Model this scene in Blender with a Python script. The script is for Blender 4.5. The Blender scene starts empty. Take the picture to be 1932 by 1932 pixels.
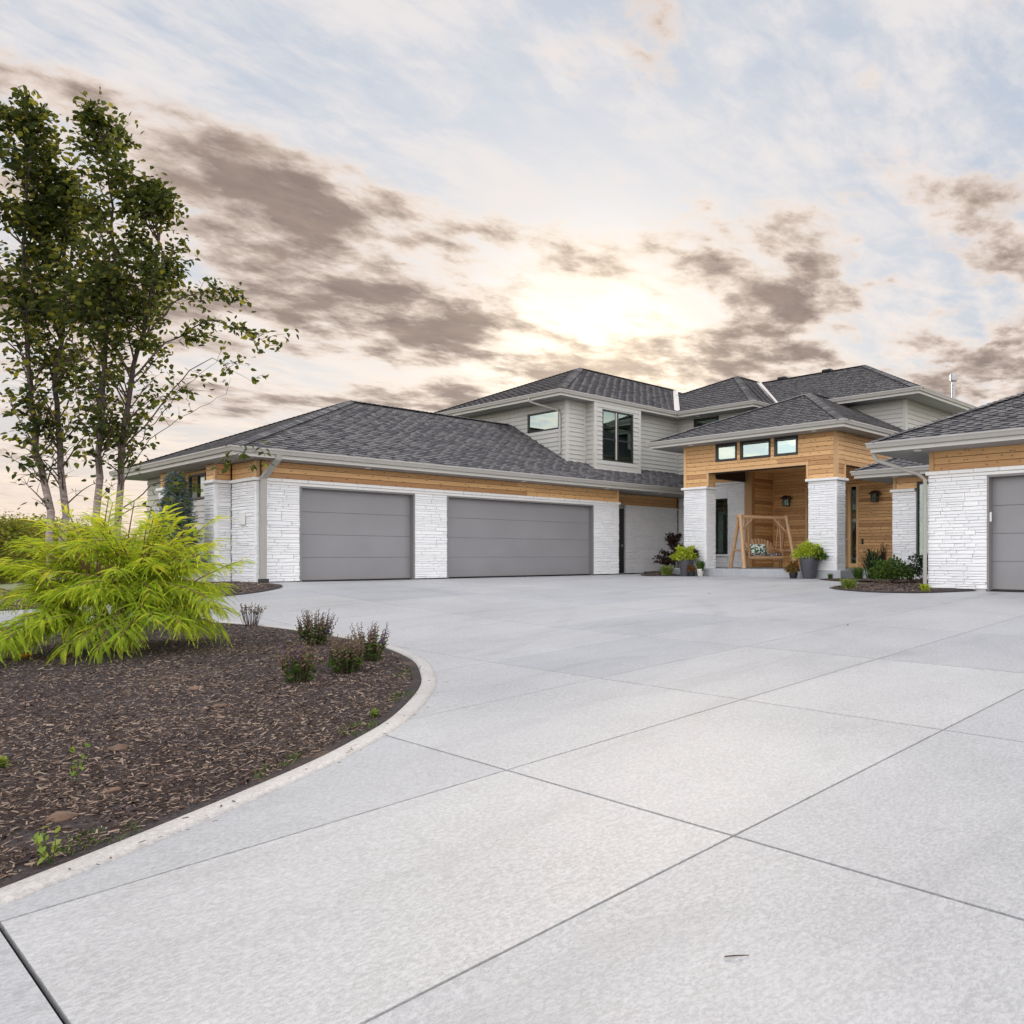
import bpy, bmesh, math, random
import numpy as np
from mathutils import Vector, Matrix

scene = bpy.context.scene
col = scene.collection
rng = np.random.default_rng(7)
random.seed(7)
Z0 = 1.5                      # camera height; building measurements below are relative to it
SKY_STRENGTH, SUN_POWER, EXPOSURE = 1.0, 2.0, 1.62
SEEDX, SEEDY = 2.2, 40.7
YAW = 37.74                   # angle between the lens axis and the garage front
su, cu = math.sin(math.radians(YAW)), math.cos(math.radians(YAW))

# ---------------------------------------------------------------- camera
cam = bpy.data.cameras.new('camera')
cam.sensor_fit = 'HORIZONTAL'
cam.sensor_width = 36.0
cam.lens = 36.0 * 1500.0 / 1932.0
cam.shift_x = (966 - 1449) / 1932.0
cam.shift_y = (1049 - 966) / 1932.0
cam.clip_end = 4000
cam.clip_start = 0.05
camo = bpy.data.objects.new('camera', cam)
camo.location = (0, 0, Z0)
camo.rotation_euler = (math.radians(90), 0, math.atan2(su, cu) - math.radians(90))
col.objects.link(camo)
scene.camera = camo

# ---------------------------------------------------------------- world: low sun behind broken cloud
SUN_AZ = Vector((0.64, 0.74))          # compass direction of the sun in the ground plane
SUN_AZ.normalize()
SUN_EL = math.radians(13.5)
sdir = Vector((SUN_AZ.x * math.cos(SUN_EL), SUN_AZ.y * math.cos(SUN_EL), math.sin(SUN_EL)))

class NT:
    """small helper to write node trees"""
    def __init__(s, tree): s.t = tree
    def n(s, kind, **kw):
        nd = s.t.nodes.new(kind)
        for k, v in kw.items():
            setattr(nd, k, v)
        return nd
    def put(s, sock, v):
        if v is None: return
        if hasattr(v, 'is_output') or hasattr(v, 'links'):
            s.t.links.new(v, sock)
        else:
            try: sock.default_value = v
            except Exception:
                sock.default_value = (*v, 1.0)
    def math(s, op, a, b=None, c=None, clamp=False):
        nd = s.n('ShaderNodeMath', operation=op, use_clamp=clamp)
        s.put(nd.inputs[0], a); s.put(nd.inputs[1], b); s.put(nd.inputs[2], c)
        return nd.outputs[0]
    def vmath(s, op, a, b=None, out=0):
        nd = s.n('ShaderNodeVectorMath', operation=op)
        s.put(nd.inputs[0], a); s.put(nd.inputs[1], b)
        return nd.outputs[out]
    def mix(s, f, a, b, blend='MIX'):
        nd = s.n('ShaderNodeMix', data_type='RGBA', blend_type=blend)
        s.put(nd.inputs[0], f); s.put(nd.inputs[6], c4(a)); s.put(nd.inputs[7], c4(b))
        return nd.outputs[2]
    def ramp(s, f, stops, interp='LINEAR'):
        nd = s.n('ShaderNodeValToRGB'); cr = nd.color_ramp; cr.interpolation = interp
        while len(cr.elements) > 1: cr.elements.remove(cr.elements[0])
        for i, (p, c) in enumerate(stops):
            e = cr.elements[0] if i == 0 else cr.elements.new(p)
            e.position = p; e.color = c4(c)
        s.put(nd.inputs[0], f)
        return nd.outputs[0]
    def noise(s, vec, scale, detail=4, rough=0.55, dist=0.0, out=0):
        nd = s.n('ShaderNodeTexNoise')
        s.put(nd.inputs['Vector'], vec); nd.inputs['Scale'].default_value = scale
        nd.inputs['Detail'].default_value = detail; nd.inputs['Roughness'].default_value = rough
        nd.inputs['Distortion'].default_value = dist
        return nd.outputs[out]
    def mapping(s, vec, loc=(0,0,0), rot=(0,0,0), scale=(1,1,1)):
        nd = s.n('ShaderNodeMapping'); s.put(nd.inputs[0], vec)
        nd.inputs[1].default_value = loc; nd.inputs[2].default_value = rot; nd.inputs[3].default_value = scale
        return nd.outputs[0]
    def smooth(s, x, a, b):
        nd = s.n('ShaderNodeMapRange', interpolation_type='SMOOTHSTEP')
        s.put(nd.inputs[0], x); nd.inputs[1].default_value = a; nd.inputs[2].default_value = b
        return nd.outputs[0]

def c4(c):
    if hasattr(c, 'links'): return c
    if isinstance(c, (int, float)): return (c, c, c, 1)
    return (c[0], c[1], c[2], 1.0) if len(c) == 3 else tuple(c)

world = bpy.data.worlds.new('World')
scene.world = world
world.use_nodes = True
world.node_tree.nodes.clear()
W = NT(world.node_tree)
tc = W.n('ShaderNodeTexCoord')
dirv = tc.outputs['Generated']
sep = W.n('ShaderNodeSeparateXYZ'); W.put(sep.inputs[0], dirv)
dz = W.math('MAXIMUM', sep.outputs[2], 0.0)
sky = W.n('ShaderNodeTexSky', sky_type='NISHITA')
sky.sun_disc = False
sky.sun_elevation = SUN_EL
sky.sun_rotation = math.atan2(SUN_AZ.x, SUN_AZ.y)
sky.air_density = 1.2; sky.dust_density = 2.5; sky.ozone_density = 1.5
clear = W.vmath('SCALE', sky.outputs[0]); clear.node.inputs['Scale'].default_value = 0.05
# how near a direction is to the sun
cs = W.vmath('DOT_PRODUCT', dirv, tuple(sdir), out=1)
glow = W.math('POWER', W.math('MAXIMUM', cs, 0.0), 46.0)
glow2 = W.math('POWER', W.math('MAXIMUM', cs, 0.0), 190.0)
# cloud layer: the direction carried up to a level sheet, so the clouds crowd together towards the horizon
inv = W.math('DIVIDE', 1.0, W.math('ADD', dz, 0.10))
comb = W.n('ShaderNodeCombineXYZ')
W.put(comb.inputs[0], W.math('MULTIPLY', sep.outputs[0], inv))
W.put(comb.inputs[1], W.math('MULTIPLY', sep.outputs[1], inv))
cp = comb.outputs[0]
rad = W.math('SQRT', W.math('ADD', W.math('POWER', W.math('MULTIPLY', sep.outputs[0], inv), 2.0), W.math('POWER', W.math('MULTIPLY', sep.outputs[1], inv), 2.0)))
# thin high veil, drawn out in streaks
veil_n = W.noise(W.mapping(cp, loc=(1.3, 4.1, 0), rot=(0, 0, math.radians(-28)), scale=(0.75, 1.5, 1)), 1.7, 9, 0.62, 0.3)
veil_f = W.noise(W.mapping(cp, loc=(7.7, 2.3, 0), rot=(0, 0, math.radians(-20)), scale=(1.2, 1.7, 1)), 6.0, 7, 0.64, 0.3)
veil = W.smooth(W.math('ADD', veil_n, W.math('MULTIPLY', W.math('SUBTRACT', veil_f, 0.5), 0.6)), 0.34, 0.66)
# lower broken heaps, a bank that thickens with distance
heap_n = W.noise(W.mapping(cp, loc=(SEEDX, SEEDY, 0.0), rot=(0, 0, math.radians(-40)), scale=(1.0, 1.12, 1)), 1.8, 10, 0.60, 0.12)
bank = W.math('MULTIPLY', W.smooth(rad, 1.45, 2.45), W.math('SUBTRACT', 1.0, W.math('MULTIPLY', W.smooth(rad, 3.1, 4.6), 0.75)))
heap_f = W.noise(W.mapping(cp, loc=(4.4, 1.9, 0.0), rot=(0, 0, math.radians(-35)), scale=(1.0, 1.2, 1)), 5.2, 8, 0.64, 0.15)
heap_d = W.math('ADD', W.math('ADD', heap_n, W.math('MULTIPLY', W.math('SUBTRACT', heap_f, 0.5), 0.34)), W.math('MULTIPLY', W.math('SUBTRACT', bank, 1.0), 0.17))
heap = W.smooth(heap_d, 0.385, 0.52)
core = W.smooth(heap_d, 0.43, 0.60)
toward = W.smooth(cs, -0.30, 0.70)  # sky opposite the sun is set brighter, added fill for the house fronts
# cloud colours on the sun's side: white-cream, glowing when the sun is behind it, grey-mauve where it is thick and backlit

lit = W.mix(glow, W.mix(toward, (0.86, 0.81, 0.78), (0.30, 0.255, 0.225)), (0.35, 0.295, 0.235))
veil_c = W.mix(W.smooth(dz, 0.05, 0.5), W.mix(glow, W.mix(toward, (0.88, 0.82, 0.78), (0.330, 0.292, 0.264)), (0.360, 0.318, 0.270)), W.mix(toward, (0.86, 0.80, 0.77), (0.285, 0.268, 0.262)))
shade = W.mix(toward, (0.70, 0.69, 0.71), W.mix(veil_f, (0.060, 0.049, 0.048), (0.165, 0.126, 0.102)))
heap_c = W.mix(core, lit, shade)
hz = W.math('POWER', W.math('SUBTRACT', 1.0, W.math('MINIMUM', dz, 1.0)), 11.0)
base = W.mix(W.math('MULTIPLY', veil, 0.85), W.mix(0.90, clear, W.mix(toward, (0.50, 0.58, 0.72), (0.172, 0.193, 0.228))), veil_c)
haze_c = W.mix(glow, W.mix(toward, (0.82, 0.74, 0.68), (0.36, 0.275, 0.20)), (0.41, 0.32, 0.22))
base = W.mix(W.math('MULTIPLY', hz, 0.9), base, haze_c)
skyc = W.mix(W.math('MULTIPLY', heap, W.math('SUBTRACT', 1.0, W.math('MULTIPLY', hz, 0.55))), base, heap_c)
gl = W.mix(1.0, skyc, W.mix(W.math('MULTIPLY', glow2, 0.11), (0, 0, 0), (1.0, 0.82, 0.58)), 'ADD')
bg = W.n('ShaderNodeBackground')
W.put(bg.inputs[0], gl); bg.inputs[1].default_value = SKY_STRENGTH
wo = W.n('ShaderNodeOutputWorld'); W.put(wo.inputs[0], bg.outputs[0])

sunl = bpy.data.lights.new('sun', 'SUN')
sunl.energy = SUN_POWER
sunl.angle = math.radians(11)
sunl.color = (1.0, 0.84, 0.66)
suno = bpy.data.objects.new('sun', sunl)
suno.rotation_euler = sdir.to_track_quat('Z', 'Y').to_euler()
suno.location = (20, 25, 20)
col.objects.link(suno)

vs = scene.view_settings
vs.view_transform = 'Standard'; vs.look = 'None'; vs.gamma = 1.0; vs.use_curve_mapping = False
vs.exposure = EXPOSURE

# ---------------------------------------------------------------- materials
def newmat(name):
    m = bpy.data.materials.new(name); m.use_nodes = True
    m.node_tree.nodes.clear()
    k = NT(m.node_tree)
    out = k.n('ShaderNodeOutputMaterial')
    b = k.n('ShaderNodeBsdfPrincipled')
    k.t.links.new(b.outputs[0], out.inputs[0])
    return m, k, b, out

def pos(k): return k.n('ShaderNodeNewGeometry').outputs['Position']
def rnd(k):
    """a random number for every piece: the face attribute in joined meshes, the object's own number elsewhere"""
    a = k.n('ShaderNodeAttribute', attribute_name='rnd'); o = k.n('ShaderNodeObjectInfo')
    return k.math('FRACT', k.math('ADD', a.outputs['Fac'], o.outputs['Random']))
def bump(k, b, h, strength=0.3, dist=0.01):
    n = k.n('ShaderNodeBump'); n.inputs['Strength'].default_value = strength; n.inputs['Distance'].default_value = dist
    k.put(n.inputs['Height'], h); k.put(b.inputs['Normal'], n.outputs[0])
def setb(b, k, color=None, rough=0.6, metal=0.0, spec=None):
    if color is not None: k.put(b.inputs['Base Color'], c4(color))
    k.put(b.inputs['Roughness'], rough); b.inputs['Metallic'].default_value = metal
    if spec is not None: b.inputs['Specular IOR Level'].default_value = spec

def m_concrete(name, base, joint=False):
    m, k, b, _ = newmat(name)
    p = pos(k)
    big = k.noise(p, 0.55, 4, 0.6); mid = k.noise(p, 5.5, 4, 0.65)
    dash = k.noise(k.mapping(p, rot=(0, 0, math.radians(18)), scale=(40, 54, 30)), 1.0, 4, 0.7, 0.5)
    fine = k.noise(p, 230, 2, 0.6)
    f = k.math('ADD', k.math('MULTIPLY', big, 0.42), k.math('MULTIPLY', mid, 0.20))
    f = k.math('ADD', f, k.math('MULTIPLY', k.smooth(dash, 0.36, 0.68), 0.31))
    f = k.math('ADD', f, k.math('MULTIPLY', fine, 0.42))
    lo = tuple(c * 0.68 for c in base); hi = tuple(min(c * 1.25, .9) for c in base)
    c = k.ramp(f, [(0.34, lo), (0.60, base), (0.86, hi)])
    # weather: faint tyre polish and damp stains, dark specks
    st = k.noise(k.mapping(p, rot=(0, 0, math.radians(-25)), scale=(0.35, 1.5, 1)), 1.1, 5, 0.6, 0.8)
    c = k.mix(k.math('MULTIPLY', k.smooth(st, 0.52, 0.70), 0.34), c, tuple(v * 0.72 for v in base))
    # polish left by tyres turning in to the garages: broken arcs
    if joint:
        sx = k.n('ShaderNodeSeparateXYZ'); k.put(sx.inputs[0], p)
        for (cx_, cy_, radii) in ((1.0, 17.5, (8.6, 10.1, 12.6)), (22.0, -2.0, (10.6, 12.1, 15.4))):
            dist = k.math('SQRT', k.math('ADD', k.math('POWER', k.math('SUBTRACT', sx.outputs[0], cx_), 2.0), k.math('POWER', k.math('SUBTRACT', sx.outputs[1], cy_), 2.0)))
            dist = k.math('ADD', dist, k.math('MULTIPLY', mid, 0.10))
            for q in radii:
                a_ = k.math('SUBTRACT', 1.0, k.smooth(k.math('ABSOLUTE', k.math('SUBTRACT', dist, q)), 0.05, 0.20))
                c = k.mix(k.math('MULTIPLY', k.math('MULTIPLY', a_, k.smooth(st, 0.36, 0.62)), 0.20), c, tuple(v * 0.62 for v in base))
    sp = k.n('ShaderNodeTexVoronoi', feature='F1'); k.put(sp.inputs['Vector'], p); sp.inputs['Scale'].default_value = 55
    speck = k.math('MULTIPLY', k.math('LESS_THAN', sp.outputs['Distance'], 0.10), k.smooth(k.noise(p, 1.3, 3), 0.52, 0.72))
    c = k.mix(k.math('MULTIPLY', speck, 0.75), c, (0.10, 0.10, 0.11))
    r = rnd(k)
    c = k.mix(1.0, c, k.ramp(r, [(0, (0.915, 0.92, 0.93)), (1, (1.05, 1.04, 1.02))]), 'MULTIPLY')
    setb(b, k, c, k.math('ADD', 0.46, k.math('MULTIPLY', mid, 0.25)))
    bump(k, b, k.math('ADD', dash, k.math('MULTIPLY', fine, 0.5)), 0.6, 0.010)
    return m

def m_flat(name, colr, rough=0.5, metal=0.0, var=0.06, scale=6.0, bumps=0.0, spec=None):
    m, k, b, _ = newmat(name)
    p = pos(k); n = k.noise(p, scale, 5, 0.6)
    c = k.ramp(n, [(0.25, tuple(v * (1 - var) for v in colr)), (0.75, tuple(min(v * (1 + var), 1) for v in colr))])
    r = rnd(k)
    c = k.mix(1.0, c, k.ramp(r, [(0, (1 - var * .6,) * 3), (1, (1 + var * .6,) * 3)]), 'MULTIPLY')
    setb(b, k, c, rough, metal, spec)
    if bumps: bump(k, b, k.noise(p, 90, 3, 0.6), bumps, 0.004)
    return m

def m_stone():
    m, k, b, _ = newmat('painted_stone')
    p = pos(k); n = k.noise(p, 26, 5, 0.65, 0.4); g = k.noise(p, 2.2, 3, 0.6)
    c = k.ramp(k.math('ADD', k.math('MULTIPLY', n, 0.6), k.math('MULTIPLY', g, 0.4)), [(0.3, (0.79, 0.785, 0.775)), (0.7, (0.88, 0.875, 0.865))])
    c = k.mix(1.0, c, k.ramp(rnd(k), [(0, (0.93, 0.935, 0.945)), (0.5, (0.98, 0.98, 0.98)), (1, (1.01, 1.005, 1.0))]), 'MULTIPLY')
    setb(b, k, c, 0.75)
    bump(k, b, n, 0.5, 0.014)
    return m

def m_wood(name, light, dark, knot=True, vertical=False, gloss=0.5, rot=None):
    m, k, b, _ = newmat(name)
    p = pos(k); r = rnd(k)
    off = k.n('ShaderNodeCombineXYZ'); k.put(off.inputs[0], k.math('MULTIPLY', r, 13.7)); k.put(off.inputs[1], k.math('MULTIPLY', r, 7.1))
    q = k.vmath('ADD', p, off.outputs[0])
    sc = (1.4, 1.4, 26) if not vertical else (20, 20, 1.2)
    g = k.noise(k.mapping(q, scale=sc), 1.6, 6, 0.62, 0.9)
    g2 = k.noise(k.mapping(q, scale=tuple(v * 2.6 for v in sc)), 2.2, 4, 0.6, 0.3)
    f = k.math('ADD', k.math('MULTIPLY', g, 0.7), k.math('MULTIPLY', g2, 0.3))
    mid = tuple((a + c) * .52 for a, c in zip(light, dark))
    c = k.ramp(f, [(0.28, dark), (0.48, mid), (0.72, light)])
    if knot:
        v = k.n('ShaderNodeTexVoronoi', feature='F1'); v.voronoi_dimensions = '2D'; sx = k.n('ShaderNodeSeparateXYZ'); k.put(sx.inputs[0], p); kc = k.n('ShaderNodeCombineXYZ')
        k.put(kc.inputs[0], k.math('ADD', k.math('MULTIPLY', k.math('ADD', sx.outputs[0], sx.outputs[1]), 3.0), k.math('MULTIPLY', r, 31.0))); k.put(kc.inputs[1], k.math('MULTIPLY', sx.outputs[2], 7.2)); k.put(v.inputs['Vector'], kc.outputs[0])
        v.inputs['Scale'].default_value = 1.0
        kn = k.math('SUBTRACT', 1.0, k.smooth(k.math('ADD', v.outputs['Distance'], k.math('MULTIPLY', k.math('SUBTRACT', g2, .5), .06)), 0.04, 0.125))
        c = k.mix(k.math('MULTIPLY', kn, 0.85), c, tuple(x * 0.22 for x in dark))
    c = k.mix(1.0, c, k.ramp(r, [(0, (0.62, 0.52, 0.46)), (0.3, (0.86, 0.82, 0.78)), (0.6, (1.0, 0.99, 0.97)), (1, (1.12, 1.12, 1.10))]), 'MULTIPLY')
    setb(b, k, c, gloss)
    bump(k, b, f, 0.35, 0.004)
    return m

def m_shingle():
    m, k, b, _ = newmat('asphalt_shingle')
    p = pos(k); r = rnd(k)
    c = k.ramp(r, [(0.0, (0.076, 0.073, 0.078)), (0.4, (0.102, 0.097, 0.100)), (0.5, (0.138, 0.131, 0.130)), (1.0, (0.195, 0.184, 0.178))])
    g = k.noise(p, 130, 3, 0.7)
    c = k.mix(1.0, c, k.ramp(g, [(0.3, (0.70, 0.70, 0.72)), (0.7, (1.35, 1.33, 1.30))]), 'MULTIPLY')
    setb(b, k, c, 0.85)
    bump(k, b, g, 0.5, 0.004)
    return m

def m_leaf(name, c0, c1, c2, trans=0.4, rough=0.7):
    m, k, b, out = newmat(name)
    r = rnd(k)
    c = k.ramp(r, [(0.0, c0), (0.55, c1), (1.0, c2)])
    setb(b, k, c, rough, spec=0.15)
    t = k.n('ShaderNodeBsdfTranslucent'); k.put(t.inputs[0], k.mix(1.0, c, (1.35, 1.25, 0.7), 'MULTIPLY'))
    ms = k.n('ShaderNodeMixShader'); ms.inputs[0].default_value = trans
    k.t.links.new(b.outputs[0], ms.inputs[1]); k.t.links.new(t.outputs[0], ms.inputs[2])
    k.t.links.new(ms.outputs[0], out.inputs[0])
    return m

def m_mulch():
    m, k, b, _ = newmat('mulch_ground')
    p = pos(k); n = k.noise(k.mapping(p, scale=(1, 1, 1)), 34, 5, 0.7, 0.5); g = k.noise(p, 1.4, 4, 0.6)
    c = k.ramp(n, [(0.3, (0.016, 0.011, 0.011)), (0.5, (0.046, 0.032, 0.031)), (0.75, (0.12, 0.09, 0.082))])
    c = k.mix(k.math('MULTIPLY', k.smooth(g, 0.56, 0.70), 0.55), c, (0.16, 0.105, 0.065))
    setb(b, k, c, 0.95); bump(k, b, n, 0.9, 0.03)
    return m

def m_bark():
    m, k, b, _ = newmat('birch_bark')
    p = pos(k)
    n = k.noise(k.mapping(p, scale=(6, 6, 30)), 1.5, 5, 0.65, 0.6); g = k.noise(p, 3.0, 4, 0.6)
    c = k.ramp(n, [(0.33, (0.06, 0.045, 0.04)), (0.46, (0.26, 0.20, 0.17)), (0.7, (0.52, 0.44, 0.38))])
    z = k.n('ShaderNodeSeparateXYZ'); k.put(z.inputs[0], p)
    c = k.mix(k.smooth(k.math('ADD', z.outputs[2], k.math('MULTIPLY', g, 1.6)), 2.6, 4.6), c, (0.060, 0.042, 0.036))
    setb(b, k, c, 0.85); bump(k, b, n, 0.6, 0.01)
    return m

def m_glass(name='window_glass', tint=(0.74, 0.86, 0.78), refl=0.13):
    m, k, b, out = newmat(name)
    k.t.nodes.remove(b)
    fr = k.n('ShaderNodeFresnel'); fr.inputs[0].default_value = 1.6
    g = k.n('ShaderNodeBsdfGlossy'); k.put(g.inputs[0], c4(tint)); g.inputs['Roughness'].default_value = 0.015
    nb = k.n('ShaderNodeBump'); nb.inputs['Strength'].default_value = 0.025; nb.inputs['Distance'].default_value = 0.02
    k.put(nb.inputs['Height'], k.noise(pos(k), 1.7, 2)); k.put(g.inputs['Normal'], nb.outputs[0])
    t = k.n('ShaderNodeBsdfTransparent'); k.put(t.inputs[0], (0.62, 0.68, 0.66, 1))
    ms = k.n('ShaderNodeMixShader')
    k.put(ms.inputs[0], k.math('ADD', k.math('MULTIPLY', fr.outputs[0], 0.75), refl, clamp=True))
    k.t.links.new(t.outputs[0], ms.inputs[1]); k.t.links.new(g.outputs[0], ms.inputs[2])
    k.t.links.new(ms.outputs[0], out.inputs[0])
    return m

M = {}
M['concrete'] = m_concrete('drive_concrete', (0.432, 0.428, 0.424), joint=True)
M['curb'] = m_concrete('curb_concrete', (0.49, 0.462, 0.43))
M['slab'] = m_concrete('porch_concrete', (0.40, 0.41, 0.42))
M['joint'] = m_flat('joint_filler', (0.012, 0.012, 0.016), 0.9)
M['stone'] = m_stone()
M['mortar'] = m_flat('painted_mortar', (0.74, 0.73, 0.72), 0.9, bumps=0.3)
M['cap'] = m_flat('cast_cap_stone', (0.80, 0.785, 0.755), 0.75, var=0.05, scale=12, bumps=0.25)
M['cedar'] = m_wood('cedar_boards', (0.80, 0.505, 0.235), (0.54, 0.29, 0.112))
M['cedar_trim'] = m_wood('cedar_trim', (0.70, 0.47, 0.25), (0.52, 0.30, 0.125), vertical=True, knot=False)
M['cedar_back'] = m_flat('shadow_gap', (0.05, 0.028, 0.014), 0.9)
M['log'] = m_wood('peeled_log', (0.58, 0.38, 0.21), (0.34, 0.185, 0.085), knot=False, vertical=True)
M['siding'] = m_flat('greige_siding', (0.45, 0.437, 0.395), 0.55, var=0.05, scale=3, bumps=0.1)
M['trim'] = m_flat('greige_trim', (0.48, 0.462, 0.415), 0.5, var=0.04, scale=4)
M['gutter'] = m_flat('greige_gutter', (0.37, 0.35, 0.315), 0.38, var=0.05, scale=2.5)
M['soffit'] = m_flat('soffit_panel', (0.31, 0.305, 0.295), 0.6, var=0.04, scale=3)
M['gdoor'] = m_flat('garage_door_paint', (0.248, 0.238, 0.243), 0.45, var=0.035, scale=9, bumps=0.12)
def m_gdoor():
    m, k, b, _ = newmat('garage_door_paint'); p = pos(k)
    g = k.noise(k.mapping(p, scale=(1.2, 1.2, 34)), 2.0, 5, 0.6, 0.6); w_ = k.noise(p, 1.1, 3, 0.5)
    z = k.n('ShaderNodeSeparateXYZ'); k.put(z.inputs[0], p)
    c = k.ramp(w_, [(0.3, (0.236, 0.227, 0.232)), (0.7, (0.262, 0.252, 0.257))])
    dirt = k.math('MULTIPLY', k.math('SUBTRACT', 1.0, k.smooth(k.math('ADD', z.outputs[2], k.math('MULTIPLY', k.noise(p, 9, 4), 0.30)), 0.88, 1.22)), 0.35)
    c = k.mix(dirt, c, (0.33, 0.30, 0.26))
    setb(b, k, c, k.math('ADD', 0.34, k.math('MULTIPLY', w_, 0.2))); bump(k, b, k.math('ADD', g, k.math('MULTIPLY', w_, 2.0)), 0.25, 0.004); return m
M['gdoor'] = m_gdoor()
M['gjamb'] = m_flat('garage_jamb_paint', (0.22, 0.205, 0.20), 0.5, var=0.04)
M['dark'] = m_flat('dark_bronze', (0.022, 0.020, 0.019), 0.4, var=0.1)
M['room'] = m_flat('dim_interior', (0.020, 0.022, 0.021), 0.9, var=0.2)
M['blind'] = m_flat('window_blind', (0.26, 0.27, 0.25), 0.7)
M['glass'] = m_glass()
M['glass_clear'] = m_glass('clear_glass', refl=0.05)
M['glass_sky'] = m_glass('reflective_glass', (0.80, 0.90, 0.78), 0.50)
M['shingle'] = m_shingle()
M['shingle_base'] = m_flat('roof_felt', (0.03, 0.03, 0.034), 0.9)
M['flash'] = m_flat('valley_metal', (0.72, 0.66, 0.60), 0.45, 0.2, var=0.05)
M['steel'] = m_flat('flue_steel', (0.40, 0.39, 0.385), 0.5, 0.8, var=0.12, scale=9)
M['white'] = m_flat('white_plastic', (0.78, 0.77, 0.74), 0.5)
M['lens'] = m_flat('downlight_lens', (0.80, 0.76, 0.66), 0.4)
M['black'] = m_flat('black_plastic', (0.015, 0.015, 0.016), 0.45)
M['mulch'] = m_mulch()
M['bark'] = m_bark()
M['twig'] = m_flat('twig_bark', (0.075, 0.048, 0.035), 0.85, var=0.3, scale=12)
M['birch'] = m_leaf('birch_leaf', (0.026, 0.038, 0.012), (0.060, 0.078, 0.018), (0.19, 0.185, 0.030), 0.46)
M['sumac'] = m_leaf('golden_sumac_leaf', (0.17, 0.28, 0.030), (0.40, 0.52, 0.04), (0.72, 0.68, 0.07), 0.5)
M['sumac_stem'] = m_flat('sumac_stem', (0.20, 0.115, 0.055), 0.8, var=0.2)
M['spruce'] = m_leaf('blue_spruce_needle', (0.045, 0.075, 0.060), (0.095, 0.140, 0.118), (0.19, 0.24, 0.21), 0.12)
M['green'] = m_leaf('mid_green_leaf', (0.035, 0.070, 0.018), (0.075, 0.135, 0.028), (0.135, 0.200, 0.045), 0.3)
M['dkgreen'] = m_leaf('dark_green_leaf', (0.014, 0.030, 0.014), (0.030, 0.058, 0.026), (0.060, 0.098, 0.045), 0.2)
M['lime'] = m_leaf('chartreuse_leaf', (0.22, 0.32, 0.02), (0.40, 0.48, 0.04), (0.58, 0.60, 0.09), 0.35)
M['grassy'] = m_leaf('fine_grass_blade', (0.10, 0.17, 0.03), (0.20, 0.27, 0.05), (0.36, 0.38, 0.10), 0.3)
M['maroon'] = m_leaf('maroon_leaf', (0.020, 0.012, 0.011), (0.042, 0.024, 0.020), (0.075, 0.042, 0.030), 0.2)
M['rust'] = m_leaf('rust_leaf', (0.08, 0.05, 0.02), (0.20, 0.09, 0.03), (0.36, 0.19, 0.04), 0.25)
M['spike'] = m_leaf('dried_flower_spike', (0.075, 0.050, 0.034), (0.16, 0.110, 0.068), (0.27, 0.195, 0.12), 0.15)
M['purple'] = m_leaf('purple_floret', (0.10, 0.06, 0.20), (0.16, 0.09, 0.30), (0.24, 0.15, 0.38), 0.2)
M['tree_far'] = m_leaf('background_leaf', (0.06, 0.085, 0.018), (0.13, 0.15, 0.03), (0.26, 0.24, 0.045), 0.45)
M['chip'] = m_leaf('bark_chip', (0.036, 0.023, 0.018), (0.118, 0.076, 0.058), (0.36, 0.265, 0.195), 0.0, 0.9)
M['clod'] = m_flat('clay_clod', (0.17, 0.105, 0.068), 0.95, var=0.3, scale=22, bumps=0.6)
M['pot'] = m_flat('slate_pot', (0.070, 0.068, 0.080), 0.5, var=0.12, scale=7, bumps=0.15)
M['potwhite'] = m_flat('cream_pot', (0.55, 0.52, 0.47), 0.6, var=0.06)
M['potblack'] = m_flat('nursery_pot', (0.014, 0.014, 0.015), 0.5)
M['soil'] = m_flat('potting_soil', (0.03, 0.022, 0.017), 0.95, bumps=0.6)
M['orange'] = m_leaf('orange_petal', (0.62, 0.22, 0.02), (0.75, 0.32, 0.03), (0.85, 0.45, 0.06), 0.2)
def m_lawn():
    m, k, b, _ = newmat('lawn')
    p = pos(k); n = k.noise(p, 3, 6, 0.7); g = k.noise(p, 0.06, 3)
    c = k.ramp(n, [(0.3, (0.035, 0.060, 0.016)), (0.7, (0.085, 0.115, 0.032))])
    c = k.mix(k.smooth(g, 0.45, 0.65), c, (0.15, 0.14, 0.05))
    setb(b, k, c, 0.9); bump(k, b, n, 0.6, 0.05); return m
M['lawn'] = m_lawn()
def m_print(name, a, bcol, scale, thr, third=None):
    m, k, b, _ = newmat(name)
    tcn = k.n('ShaderNodeTexCoord').outputs['Object']
    v = k.n('ShaderNodeTexVoronoi', feature='F1'); k.put(v.inputs['Vector'], k.mapping(tcn, rot=(0.3, 0.5, 0.6), scale=(1, 1, 2.4))); v.inputs['Scale'].default_value = scale
    f = k.math('GREATER_THAN', v.outputs['Distance'], thr)
    c = k.mix(f, a, bcol)
    if third is not None: c = k.mix(k.math('GREATER_THAN', k.noise(tcn, scale * .9, 2), 0.56), c, third)
    setb(b, k, c, 0.85); return m
M['pillow'] = m_print('leaf_print_fabric', (0.03, 0.13, 0.06), (0.62, 0.62, 0.55), 13, 0.44, (0.015, 0.07, 0.035))
M['cushion'] = m_print('spotted_fabric', (0.60, 0.58, 0.53), (0.02, 0.02, 0.025), 20, 0.40)

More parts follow.
